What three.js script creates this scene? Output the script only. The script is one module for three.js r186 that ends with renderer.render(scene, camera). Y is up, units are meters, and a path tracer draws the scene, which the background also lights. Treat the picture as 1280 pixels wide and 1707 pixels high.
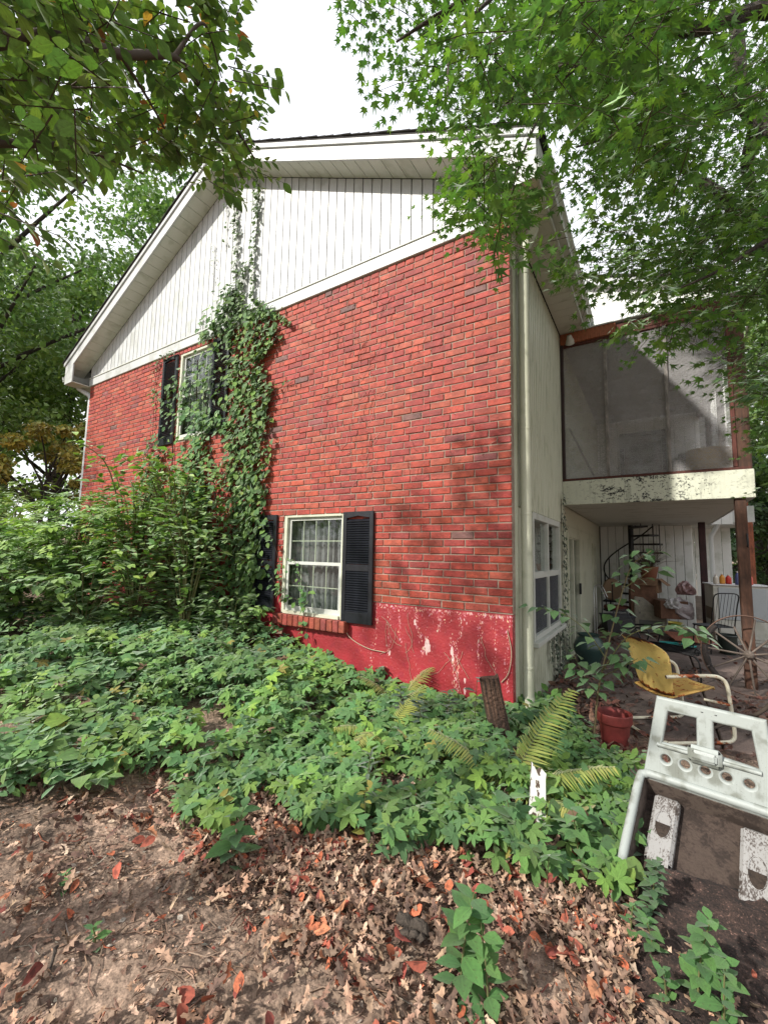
import * as THREE from 'three';

// ---------------------------------------------------------------- camera, sky, sun, exposure
const D2R = Math.PI / 180;
const CAM = { x: 1.171, y: 1.62, z: 4.207, f: 706.3, yaw: 32.445 * D2R, pitch: 5.603 * D2R, roll: 1.148 * D2R };
const scene = new THREE.Scene();
const camera = new THREE.PerspectiveCamera(2 * Math.atan(853.5 / CAM.f) / D2R, 767 / 1024, 0.05, 900);
camera.position.set(CAM.x, CAM.y, CAM.z);
camera.rotation.order = 'YXZ';
camera.rotation.set(CAM.pitch, CAM.yaw, CAM.roll);
scene.add(camera);

const renderer = new THREE.WebGLRenderer({ antialias: true });
renderer.setSize(767, 1024);
renderer.toneMapping = THREE.LinearToneMapping;
renderer.toneMappingExposure = 1.42;
renderer.shadowMap.enabled = true;
renderer.shadowMap.type = THREE.PCFSoftShadowMap;

function rng(seed) { let a = seed >>> 0; return () => { a = (a + 0x6D2B79F5) | 0; let t = Math.imul(a ^ (a >>> 15), 1 | a); t = (t + Math.imul(t ^ (t >>> 7), 61 | t)) ^ t; return ((t ^ (t >>> 14)) >>> 0) / 4294967296; }; }
// value noise, tiling over an integer period
function lattice(seed, n) { const r = rng(seed), a = new Float32Array(n * n); for (let i = 0; i < n * n; i++) a[i] = r(); return a; }
const LAT = lattice(91, 256);
function vnoise(x, y, per = 256) {
  const xi = Math.floor(x), yi = Math.floor(y), fx = x - xi, fy = y - yi;
  const sx = fx * fx * (3 - 2 * fx), sy = fy * fy * (3 - 2 * fy);
  const w = (i) => ((i % per) + per) % per;
  const a = LAT[w(yi) * 256 + w(xi)], b = LAT[w(yi) * 256 + w(xi + 1)], c = LAT[w(yi + 1) * 256 + w(xi)], d = LAT[w(yi + 1) * 256 + w(xi + 1)];
  return a + (b - a) * sx + (c - a) * sy + (a - b - c + d) * sx * sy;
}
function fbm(x, y, oct = 4, per = 256) { let s = 0, w = 0.5, t = 0; for (let o = 0; o < oct; o++) { s += w * vnoise(x, y, per); t += w; x = x * 2 + 0; y = y * 2 + 0; per = Math.min(256, per * 2); w *= 0.5; } return s / t; }

// bright hazy sky: white cloud over the whole dome
{
  const W = 512, H = 256, d = new Float32Array(W * H * 4);
  for (let j = 0; j < H; j++) for (let i = 0; i < W; i++) {
    const el = (j + 0.5) / H * Math.PI - Math.PI / 2;
    const n = fbm(i / W * 16, j / H * 8 + 3, 4, 16);
    const k = 1.0 + 0.35 * (n - 0.5), up = Math.max(0, Math.sin(el));
    const o = (j * W + i) * 4;
    d[o] = k * (1.0 - 0.04 * up); d[o + 1] = k * 1.0; d[o + 2] = k * (1.03 + 0.05 * up); d[o + 3] = 1;
  }
  const t = new THREE.DataTexture(d, W, H, THREE.RGBAFormat, THREE.FloatType);
  t.mapping = THREE.EquirectangularReflectionMapping; t.magFilter = THREE.LinearFilter; t.minFilter = THREE.LinearFilter; t.wrapS = THREE.RepeatWrapping; t.needsUpdate = true;
  scene.background = t; scene.environment = t;
}
const sun = new THREE.DirectionalLight(new THREE.Color(1, 0.95, 0.86), 4.4);
{
  const L = new THREE.Vector3(1.65, -2.46, -3.24).normalize();
  sun.position.copy(L).multiplyScalar(-40); sun.target.position.set(-2, 1, 0);
  sun.position.add(sun.target.position);
  sun.castShadow = true; sun.shadow.radius = 3; sun.shadow.mapSize.set(4096, 4096);
  const sc = sun.shadow.camera; sc.left = -18; sc.right = 18; sc.top = 18; sc.bottom = -18; sc.near = 1; sc.far = 90;
  scene.add(sun); scene.add(sun.target);
}

// ---------------------------------------------------------------- helpers
const V = (x, y, z) => new THREE.Vector3(x, y, z);
const lerp = (a, b, t) => a + (b - a) * t, clamp = (x, a, b) => Math.min(b, Math.max(a, x));
const sstep = (a, b, x) => { const t = clamp((x - a) / (b - a), 0, 1); return t * t * (3 - 2 * t); };
const fwd = V(-Math.sin(CAM.yaw), 0, -Math.cos(CAM.yaw)), rgt = V(Math.cos(CAM.yaw), 0, -Math.sin(CAM.yaw));
const cR = Math.cos(CAM.roll), sR = Math.sin(CAM.roll), cP = Math.cos(CAM.pitch), sP = Math.sin(CAM.pitch);
function ray(u, v) {                        // photo pixel -> direction with unit horizontal depth
  const x2 = u - 640, y2 = v - 853.5, x = x2 * cR + y2 * sR, y = -x2 * sR + y2 * cR;
  const b2 = -y / CAM.f, a = x / CAM.f;
  return V(0, 0, 0).addScaledVector(rgt, a).addScaledVector(fwd, cP - b2 * sP).add(V(0, b2 * cP + sP, 0));
}
function on(ax, val, u, v) { const d = ray(u, v), t = (val - CAM[ax]) / d[ax]; return V(CAM.x, CAM.y, CAM.z).addScaledVector(d, t); }
function at(u, v, dist) { return V(CAM.x, CAM.y, CAM.z).addScaledVector(ray(u, v), dist); }
function proj(p) {
  const x = p.x - CAM.x, y = p.y - CAM.y, z = p.z - CAM.z;
  const a = x * rgt.x + z * rgt.z, c = x * fwd.x + z * fwd.z;
  const b2 = y * cP - c * sP, c2 = c * cP + y * sP, X = CAM.f * a / c2, Y = -CAM.f * b2 / c2;
  return [640 + X * cR - Y * sR, 853.5 + X * sR + Y * cR, c2];
}
function inPoly(P, x, y) { let s = false; for (let i = 0, j = P.length - 1; i < P.length; j = i++) { const [a, b] = P[i], [c, d] = P[j]; if ((b > y) !== (d > y) && x < (c - a) * (y - b) / (d - b) + a) s = !s; } return s; }

const lin = (r, g, b) => new THREE.Color().setRGB(r, g, b);
class MB {                                   // collects triangles; build() makes ONE mesh of them
  constructor() { this.p = []; this.t = []; this.i = []; this.c = []; this.k = [1, 1, 1]; this.o = [0, 0]; }
  col(r, g, b) { this.k = [r, g, b]; return this; }
  v(x, y, z, u = 0, w = 0) { this.p.push(x, y, z); this.t.push(u, w); this.c.push(this.k[0], this.k[1], this.k[2]); return this.p.length / 3 - 1; }
  tri(a, b, c) { this.i.push(a, b, c); }
  quad(a, b, c, d) {                         // four points, flat, uv in metres by the dominant axis
    const n = V(b[0] - a[0], b[1] - a[1], b[2] - a[2]).cross(V(d[0] - a[0], d[1] - a[1], d[2] - a[2]));
    const X = Math.abs(n.x), Y = Math.abs(n.y), Z = Math.abs(n.z);
    const f = Z >= X && Z >= Y ? (q) => [q[0], q[1]] : X >= Y ? (q) => [q[2], q[1]] : (q) => [q[0], q[2]];
    const s = [a, b, c, d].map((q) => { const w = f(q); return this.v(q[0], q[1], q[2], w[0] + this.o[0], w[1] + this.o[1]); });
    this.tri(s[0], s[1], s[2]); this.tri(s[0], s[2], s[3]);
  }
  hexa(q) {                                  // 8 corners: bottom 0-3 (ccw seen from above), top 4-7
    this.quad(q[3], q[2], q[1], q[0]); this.quad(q[4], q[5], q[6], q[7]);
    for (let i = 0; i < 4; i++) { const j = (i + 1) % 4; this.quad(q[i], q[j], q[j + 4], q[i + 4]); }
    return this;
  }
  box(x0, x1, y0, y1, z0, z1, m) {
    let q = [[x0, y0, z1], [x1, y0, z1], [x1, y0, z0], [x0, y0, z0], [x0, y1, z1], [x1, y1, z1], [x1, y1, z0], [x0, y1, z0]];
    if (m) q = q.map((a) => V(...a).applyMatrix4(m).toArray());
    this.hexa(q); return this; //box
  }
  bbox(x0, x1, y0, y1, z0, z1, b = 0.004, m) { // box with chamfered edges
    const T = (a) => (m ? V(...a).applyMatrix4(m).toArray() : a), Q = (a, b2, c, d) => this.quad(T(a), T(b2), T(c), T(d));
    const X = [x0, x1], Y = [y0, y1], Z = [z0, z1], bx = Math.min(b, (x1 - x0) * 0.3), by = Math.min(b, (y1 - y0) * 0.3), bz = Math.min(b, (z1 - z0) * 0.3);
    const P = (sx, sy, sz, ax) => { const r = [X[sx], Y[sy], Z[sz]]; if (ax !== 0) r[0] += sx ? -bx : bx; if (ax !== 1) r[1] += sy ? -by : by; if (ax !== 2) r[2] += sz ? -bz : bz; return r; };
    Q(P(0, 0, 1, 2), P(1, 0, 1, 2), P(1, 1, 1, 2), P(0, 1, 1, 2)); Q(P(1, 0, 0, 2), P(0, 0, 0, 2), P(0, 1, 0, 2), P(1, 1, 0, 2));
    Q(P(1, 0, 1, 0), P(1, 0, 0, 0), P(1, 1, 0, 0), P(1, 1, 1, 0)); Q(P(0, 0, 0, 0), P(0, 0, 1, 0), P(0, 1, 1, 0), P(0, 1, 0, 0));
    Q(P(0, 1, 1, 1), P(1, 1, 1, 1), P(1, 1, 0, 1), P(0, 1, 0, 1)); Q(P(0, 0, 0, 1), P(1, 0, 0, 1), P(1, 0, 1, 1), P(0, 0, 1, 1));
    for (const a of [0, 1]) {                // 12 chamfers
      for (const c of [0, 1]) {
        const f1 = [P(a, 0, c, 0), P(a, 1, c, 0), P(a, 1, c, 2), P(a, 0, c, 2)]; if ((a === 1) === (c === 1)) f1.reverse(); Q(...f1);
        const f2 = [P(0, a, c, 1), P(1, a, c, 1), P(1, a, c, 2), P(0, a, c, 2)]; if ((a === 1) !== (c === 1)) f2.reverse(); Q(...f2);
        const f3 = [P(a, c, 0, 0), P(a, c, 1, 0), P(a, c, 1, 1), P(a, c, 0, 1)]; if ((a === 1) !== (c === 1)) f3.reverse(); Q(...f3);
      }
    }
    return this;
  }
  prism(poly, z0, z1, m) {                   // polygon in xy, extruded along z
    const T = (x, y, z) => (m ? V(x, y, z).applyMatrix4(m).toArray() : [x, y, z]);
    if (THREE.ShapeUtils.area(poly.map((q) => new THREE.Vector2(q[0], q[1]))) < 0) poly = poly.slice().reverse();
    const fs = THREE.ShapeUtils.triangulateShape(poly.map((q) => new THREE.Vector2(q[0], q[1])), []);
    for (const [z, fl] of [[z1, 0], [z0, 1]]) { const s = poly.map((q) => this.v(...T(q[0], q[1], z), q[0] + this.o[0], q[1] + this.o[1])); for (const f of fs) fl ? this.tri(s[f[0]], s[f[2]], s[f[1]]) : this.tri(s[f[0]], s[f[1]], s[f[2]]); }
    for (let i = 0; i < poly.length; i++) { const a = poly[i], b = poly[(i + 1) % poly.length]; this.quad(T(a[0], a[1], z0), T(b[0], b[1], z0), T(b[0], b[1], z1), T(a[0], a[1], z1)); }
    return this;
  }
  tube(pts, r, seg = 6, cap = true) {        // pts: Vector3[]; r number | array | fn(t)
    const n = pts.length, R = (i) => (typeof r === 'number' ? r : Array.isArray(r) ? r[Math.min(i, r.length - 1)] : r(i / (n - 1)));
    let pn = null, prev = null, len = 0; const rings = [];
    for (let i = 0; i < n; i++) {
      const t = pts[Math.min(i + 1, n - 1)].clone().sub(pts[Math.max(i - 1, 0)]).normalize();
      if (!pn) pn = (Math.abs(t.y) < 0.9 ? V(0, 1, 0) : V(1, 0, 0)).cross(t).normalize(); else pn = pn.sub(t.clone().multiplyScalar(pn.dot(t))).normalize();
      const bn = t.clone().cross(pn); if (i) len += pts[i].distanceTo(pts[i - 1]);
      const ring = [];
      for (let k = 0; k <= seg; k++) { const a = k / seg * Math.PI * 2, q = pts[i].clone().addScaledVector(pn, Math.cos(a) * R(i)).addScaledVector(bn, Math.sin(a) * R(i)); ring.push(this.v(q.x, q.y, q.z, k / seg * 6.28 * R(i) + this.o[0], len + this.o[1])); }
      if (prev) for (let k = 0; k < seg; k++) { this.tri(prev[k], prev[k + 1], ring[k + 1]); this.tri(prev[k], ring[k + 1], ring[k]); }
      rings.push(ring); prev = ring;
    }
    if (cap) for (const [ring, c, s] of [[rings[0], pts[0], 1], [rings[n - 1], pts[n - 1], 0]]) { const m = this.v(c.x, c.y, c.z); const q = ring.map((k) => this.v(this.p[k * 3], this.p[k * 3 + 1], this.p[k * 3 + 2])); for (let k = 0; k < seg; k++) s ? this.tri(m, q[k + 1], q[k]) : this.tri(m, q[k], q[k + 1]); }
    return this;
  }
  lathe(prof, cx, cy, cz, seg = 20, m) {     // prof [[r,y],...] bottom to top
    let prev = null, len = 0;
    prof.forEach(([r, y], i) => {
      if (i) len += Math.hypot(r - prof[i - 1][0], y - prof[i - 1][1]);
      const ring = []; for (let k = 0; k <= seg; k++) { const a = k / seg * Math.PI * 2; let q = V(Math.cos(a) * r, y, Math.sin(a) * r); if (m) q.applyMatrix4(m); ring.push(this.v(cx + q.x, cy + q.y, cz + q.z, a * Math.max(r, 0.05), len)); }
      if (prev) for (let k = 0; k < seg; k++) { this.tri(prev[k], ring[k + 1], prev[k + 1]); this.tri(prev[k], ring[k], ring[k + 1]); }
      prev = ring;
    });
    return this;
  }
  // leaf: base b, axis d (unit), upper side n (unit), length, width, section widths, droop, fold
  leaf(b, d, n, len, wid, prof = OVATE, droop = 0.15, fold = 0.25) {
    const s = d.clone().cross(n).normalize(); n = s.clone().cross(d); let prev = null; const m = prof.length - 1;
    for (let i = 0; i <= m; i++) {
      const t = i / m, w = prof[i] * wid * 0.5, z = -droop * t * t * len;
      const cx = b.x + d.x * t * len + n.x * z, cy = b.y + d.y * t * len + n.y * z, cz = b.z + d.z * t * len + n.z * z;
      const c = this.v(cx, cy, cz, t, 0.5);
      if (w < 1e-6) { if (prev) { if (prev.length === 3) { this.tri(prev[0], c, prev[1]); this.tri(prev[1], c, prev[2]); } } prev = [c]; continue; }
      const h = w * fold;
      const l = this.v(cx - s.x * w + n.x * h, cy - s.y * w + n.y * h, cz - s.z * w + n.z * h, t, 0), r = this.v(cx + s.x * w + n.x * h, cy + s.y * w + n.y * h, cz + s.z * w + n.z * h, t, 1);
      if (prev) { if (prev.length === 1) { this.tri(prev[0], l, c); this.tri(prev[0], c, r); } else { this.tri(prev[0], l, c); this.tri(prev[0], c, prev[1]); this.tri(prev[1], c, r); this.tri(prev[1], r, prev[2]); } }
      prev = [l, c, r];
    }
  }
  // flat star or lobed leaf: fan from the petiole end; outline in (along, across) units of len
  fan(b, d, n, len, outline, cup = 0.1) {
    const s = d.clone().cross(n).normalize(); n = s.clone().cross(d);
    const P = (a, w) => { const z = cup * (w * w * 2 - a * a * 0.6) * len; return this.v(b.x + (d.x * a + s.x * w) * len + n.x * z, b.y + (d.y * a + s.y * w) * len + n.y * z, b.z + (d.z * a + s.z * w) * len + n.z * z, a, w + 0.5); };
    const c = P(outline.c ?? 0.18, 0), o = outline.pts.map((q) => P(q[0], q[1]));
    for (let i = 0; i < o.length; i++) this.tri(c, o[(i + 1) % o.length], o[i]);
  }
  geo() {
    const g = new THREE.BufferGeometry();
    g.setAttribute('position', new THREE.Float32BufferAttribute(this.p, 3)); g.setAttribute('uv', new THREE.Float32BufferAttribute(this.t, 2)); g.setAttribute('color', new THREE.Float32BufferAttribute(this.c, 3));
    g.setIndex(this.p.length / 3 > 65535 ? new THREE.Uint32BufferAttribute(this.i, 1) : new THREE.Uint16BufferAttribute(this.i, 1));
    g.computeVertexNormals(); return g;
  }
}
const OVATE = [0, 0.85, 0.8, 0], OVATE5 = [0, 0.75, 1, 0.62, 0], LANCE = [0, 0.9, 0.55, 0], HEART = [0, 1.0, 0.9, 0.45, 0];
const taken = {};
function numbered(n) { const k = taken[n] = (taken[n] ?? -1) + 1; return k ? `${n}_${String(k).padStart(3, '0')}` : n; }
function mesh(name, g, mat, parent) { const m = new THREE.Mesh(g instanceof MB ? g.geo() : g, mat); m.name = name; m.castShadow = m.receiveShadow = true; if (parent) parent.add(m); return m; }
function tag(o, label, category, group, kind) { o.userData.label = label; o.userData.category = category; if (group) o.userData.group = group; if (kind) o.userData.kind = kind; return o; }
function thing(name, label, category, group) { const g = new THREE.Group(); g.name = numbered(name); scene.add(g); return tag(g, label, category, group); }
function rebase(g, x, y, z) { g.position.set(x, y, z); for (const c of g.children) c.position.sub(g.position); return g; }
function solo(name, g, mat, label, category, group) { const m = mesh(numbered(name), g, mat, scene); return tag(m, label, category, group); }
function struct(name, g, mat) { const m = mesh(numbered(name), g, mat, scene); m.userData.kind = 'structure'; return m; }
function centreGeo(m) { m.geometry.computeBoundingBox(); const b = m.geometry.boundingBox, c = V((b.min.x + b.max.x) / 2, b.min.y, (b.min.z + b.max.z) / 2); m.geometry.translate(-c.x, -c.y, -c.z); m.position.add(c); return m; }

// ---------------------------------------------------------------- textures and materials
function tex(size, per, fn, srgb = true) {   // fn(u,v,x,y) -> [r,g,b] 0..1 ; tiles
  const [W, H] = Array.isArray(size) ? size : [size, size], d = new Uint8Array(W * H * 4);
  for (let j = 0; j < H; j++) for (let i = 0; i < W; i++) { const c = fn(i / W, j / H, i, j), o = (j * W + i) * 4; for (let k = 0; k < 3; k++) d[o + k] = clamp(c[k], 0, 1) * 255; d[o + 3] = 255; }
  const t = new THREE.DataTexture(d, W, H); t.wrapS = t.wrapT = THREE.RepeatWrapping; t.magFilter = THREE.LinearFilter; t.minFilter = THREE.LinearMipmapLinearFilter; t.generateMipmaps = true; if (srgb) t.colorSpace = THREE.SRGBColorSpace;
  t.repeat.set(1 / per, 1 / per); t.needsUpdate = true; return t;
}
const g3 = (v) => [v, v, v];
const T_mottle = tex(256, 0.55, (u, v) => { const a = fbm(u * 8, v * 8, 5, 8), b = vnoise(u * 128, v * 128, 128); return g3(0.80 + 0.34 * (a - 0.5) + 0.10 * (b - 0.5)); });
const T_brick = tex(512, 1.1, (u, v) => { const a = fbm(u * 16, v * 16, 5, 16), b = vnoise(u * 256, v * 256, 256), s = sstep(0.66, 0.74, fbm(u * 32 + 7, v * 64, 3, 32)); const q = 0.84 + 0.36 * (a - 0.5) + 0.14 * (b - 0.5); return [q + 0.10 * s, q + 0.12 * s * b, q + 0.12 * s * b]; });
const T_grain = tex([64, 512], 0.5, (u, v) => { const a = fbm(u * 32, v * 4, 4, 4), b = vnoise(u * 64, v * 16, 16); return g3(0.78 + 0.45 * (a - 0.5) + 0.12 * (b - 0.5)); });
const T_bump = tex(256, 0.3, (u, v) => g3(fbm(u * 16, v * 16, 5, 16)), false);
const T_dirty = tex(512, 1.7, (u, v) => { const a = fbm(u * 8, v * 8, 5, 8), b = fbm(u * 64, v * 8, 3, 8), k = sstep(0.52, 0.78, a) * 0.09 + sstep(0.6, 0.85, b) * 0.035 + 0.03 * vnoise(u * 200, v * 200, 200); return [0.99 - k, 0.99 - k * 0.95, 0.98 - k * 1.15]; });
function std(color, rough = 0.8, extra = {}) { return new THREE.MeshStandardMaterial({ color, roughness: rough, ...extra }); }
const M = {
  brick: std(lin(1, 1, 1), 0.72, { vertexColors: true, map: T_brick, bumpMap: T_bump, bumpScale: 0.003 }),
  mortar: std(lin(0.46, 0.35, 0.28), 0.95, { map: T_mottle, bumpMap: T_bump, bumpScale: 0.006 }),
  white: std(lin(0.50, 0.51, 0.53), 0.45, { map: T_dirty }),
  trim: std(lin(0.54, 0.55, 0.53), 0.5, { map: T_dirty }),
  cream: std(lin(0.52, 0.53, 0.43), 0.55, { map: T_dirty }),
  gap: std(lin(0.10, 0.10, 0.095), 0.9),
  soffit: std(lin(0.60, 0.60, 0.56), 0.6, { map: T_dirty }),
  roof: std(lin(0.06, 0.055, 0.055), 0.95, { map: T_mottle }),
  black: std(lin(0.020, 0.022, 0.030), 0.3, { map: T_mottle }),
  iron: std(lin(0.012, 0.012, 0.014), 0.5, { metalness: 0.3 }),
  glass: new THREE.MeshPhysicalMaterial({ color: lin(0.9, 0.93, 0.92), roughness: 0.03, transmission: 1, thickness: 0 }),
  curtain: std(lin(0.30, 0.29, 0.30), 0.9, { map: T_grain }),
  room: std(lin(0.34, 0.32, 0.30), 0.9),
  rubber: std(lin(0.05, 0.05, 0.055), 0.8),
  post: std(lin(0.105, 0.046, 0.026), 0.8, { map: T_grain }),
  redwood: std(lin(0.13, 0.035, 0.024), 0.8, { map: T_grain }),
  freshwood: std(lin(0.42, 0.13, 0.06), 0.75, { map: T_grain }),
  bark: std(lin(0.075, 0.058, 0.045), 0.95, { map: T_grain, bumpMap: T_bump, bumpScale: 0.02 }),
  twig: std(lin(0.05, 0.036, 0.026), 0.9),
  stem: std(lin(0.12, 0.12, 0.045), 0.8),
  rope: std(lin(0.40, 0.31, 0.22), 0.9),
  plastic: std(lin(0.60, 0.64, 0.64), 0.4, { map: T_dirty }),
  soil: std(lin(0.055, 0.038, 0.028), 1, { map: T_mottle, bumpMap: T_bump, bumpScale: 0.02 }),
};
const T_leaf = tex([128, 128], 1, (u, v) => { const w = Math.abs(v - 0.5), mid = sstep(0.035, 0.0, w), f = Math.abs(((u * 7 - w * 4.5) % 1 + 1) % 1 - 0.5), ve = sstep(0.09, 0.0, f) * sstep(0.5, 0.1, w), a = fbm(u * 8, v * 8, 4, 8), sp = sstep(0.72, 0.78, fbm(u * 16 + 5, v * 16, 3, 16)); const k = 0.93 + 0.22 * (a - 0.5); return [k + 0.13 * mid + 0.06 * ve - 0.06 * sp, k + 0.10 * mid + 0.05 * ve - 0.22 * sp, k + 0.12 * mid + 0.06 * ve - 0.25 * sp]; });
const T_dryleaf = tex([128, 128], 1, (u, v) => { const w = Math.abs(v - 0.5), mid = sstep(0.03, 0.0, w), f = Math.abs(((u * 6 - w * 5) % 1 + 1) % 1 - 0.5), ve = sstep(0.08, 0.0, f), a = fbm(u * 8, v * 8, 5, 8), d = sstep(0.55, 0.7, fbm(u * 8 + 3, v * 8 + 1, 4, 8)); const k = 0.96 + 0.34 * (a - 0.5) + 0.10 * mid - 0.06 * ve - 0.22 * d; return [k, k * 0.985, k * 0.97]; });
const leafMat = (tr = 0.35, coat = 0.25) => new THREE.MeshPhysicalMaterial({ color: lin(1, 1, 1), vertexColors: true, map: T_leaf, roughness: 0.95, transmission: tr, thickness: 0, clearcoat: coat, clearcoatRoughness: 0.45, side: THREE.DoubleSide });
M.leaf = leafMat(0.42, 0.10); M.mapleLeaf = leafMat(0.5, 0.04); M.dry = std(lin(1, 1, 1), 0.85, { vertexColors: true, map: T_dryleaf, side: THREE.DoubleSide });

// ---------------------------------------------------------------- ground
function groundH(x, z) {
  let h = 0.085 * Math.max(0, -x - 0.5) * sstep(0.2, 2.5, -x) * (1 - 0.35 * sstep(0, 4, z));
  h = Math.min(h, 1.0 + 0.01 * Math.max(0, -x - 12));
  h += 0.06 * sstep(1.2, 3.2, z) * sstep(1.5, -1, x);
  const patio = sstep(0.3, -0.6, z) * sstep(-0.1, 0.25, x);
  h += (fbm(x * 0.9 + 40, z * 0.9 + 40, 4) - 0.5) * 0.10 * (1 - 0.85 * patio);
  h += 0.35 * sstep(4, 14, x) * 1.5 + 2.5 * sstep(14, 60, Math.hypot(x, z)) ;
  h -= 0.02;
  return h;
}
{
  const ax = [], az = [];
  const fill = (a, list) => { for (const [from, to, st] of list) for (let q = from; q < to - 1e-6; q += st) a.push(q); };
  fill(ax, [[-320, -60, 20], [-60, -16, 4], [-16, -6, 0.8], [-6, -3, 0.25], [-3, 3, 0.035], [3, 6, 0.2], [6, 16, 1], [16, 60, 4], [60, 321, 20]]);
  fill(az, [[-320, -60, 20], [-60, -16, 4], [-16, -5, 0.8], [-5, -1.5, 0.2], [-1.5, 4.4, 0.035], [4.4, 8, 0.3], [8, 16, 1], [16, 60, 4], [60, 321, 20]]);
  const b = new MB();
  for (const z of az) for (const x of ax) {
    const near = sstep(5, 3, Math.hypot(x - 0, z - 2)), rough = near * ((fbm(x * 7, z * 7, 4) - 0.5) * 0.035 + (vnoise(x * 34, z * 34) - 0.5) * 0.008);
    b.v(x, groundH(x, z) + rough, z, x, z);
  }
  const n = ax.length;
  for (let j = 0; j < az.length - 1; j++) for (let i = 0; i < n - 1; i++) { const a = j * n + i; b.tri(a, a + n, a + 1); b.tri(a + 1, a + n, a + n + 1); }
  const T_soil = tex(1024, 2.3, (u, v) => {
    const a = fbm(u * 8, v * 8, 6, 8), g = vnoise(u * 512 % 256, v * 512 % 256, 256), c = fbm(u * 64 + 9, v * 64, 3, 64), sp = sstep(0.68, 0.76, fbm(u * 128 + 3, v * 96, 2, 32));
    const k = 0.42 + 0.34 * (a - 0.5) + 0.16 * (g - 0.5) + 0.24 * (c - 0.5) + 0.16 * sp;
    return [k * 1.10 + 0.04, k * 0.98 + 0.03, k * 0.88 + 0.02];
  });
  struct('ground', b, std(lin(0.95, 0.88, 0.85), 1, { map: T_soil, bumpMap: T_bump, bumpScale: 0.01 }));
  // concrete patio slab beside the house, cracked and dusty
  const T_conc = tex(512, 2.0, (u, v) => { const a = fbm(u * 8, v * 8, 5, 8), c = vnoise(u * 256, v * 256, 256), d = sstep(0.5, 0.7, fbm(u * 4 + 5, v * 4, 4, 4)); const k = 0.50 + 0.28 * (a - 0.5) + 0.12 * (c - 0.5) - 0.12 * d; return [k * 1.03, k * 0.93, k * 0.88]; });
  const m = std(lin(0.62, 0.56, 0.54), 0.95, { map: T_conc, bumpMap: T_bump, bumpScale: 0.004 });
  const pat = new THREE.Group(); pat.name = 'patio'; pat.userData.kind = 'structure'; scene.add(pat);
  for (const [x0, x1, z0, z1] of [[0.03, 1.6, -2.85, -0.55], [1.62, 3.4, -2.85, -0.55], [0.03, 1.6, -5.6, -2.87], [1.62, 3.4, -5.6, -2.87], [0.03, 1.6, -8.2, -5.62], [1.62, 3.4, -8.2, -5.62]]) mesh('slab', new MB().bbox(x0, x1, -0.12, 0.035, z0, z1, 0.01), m, pat);
}

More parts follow.
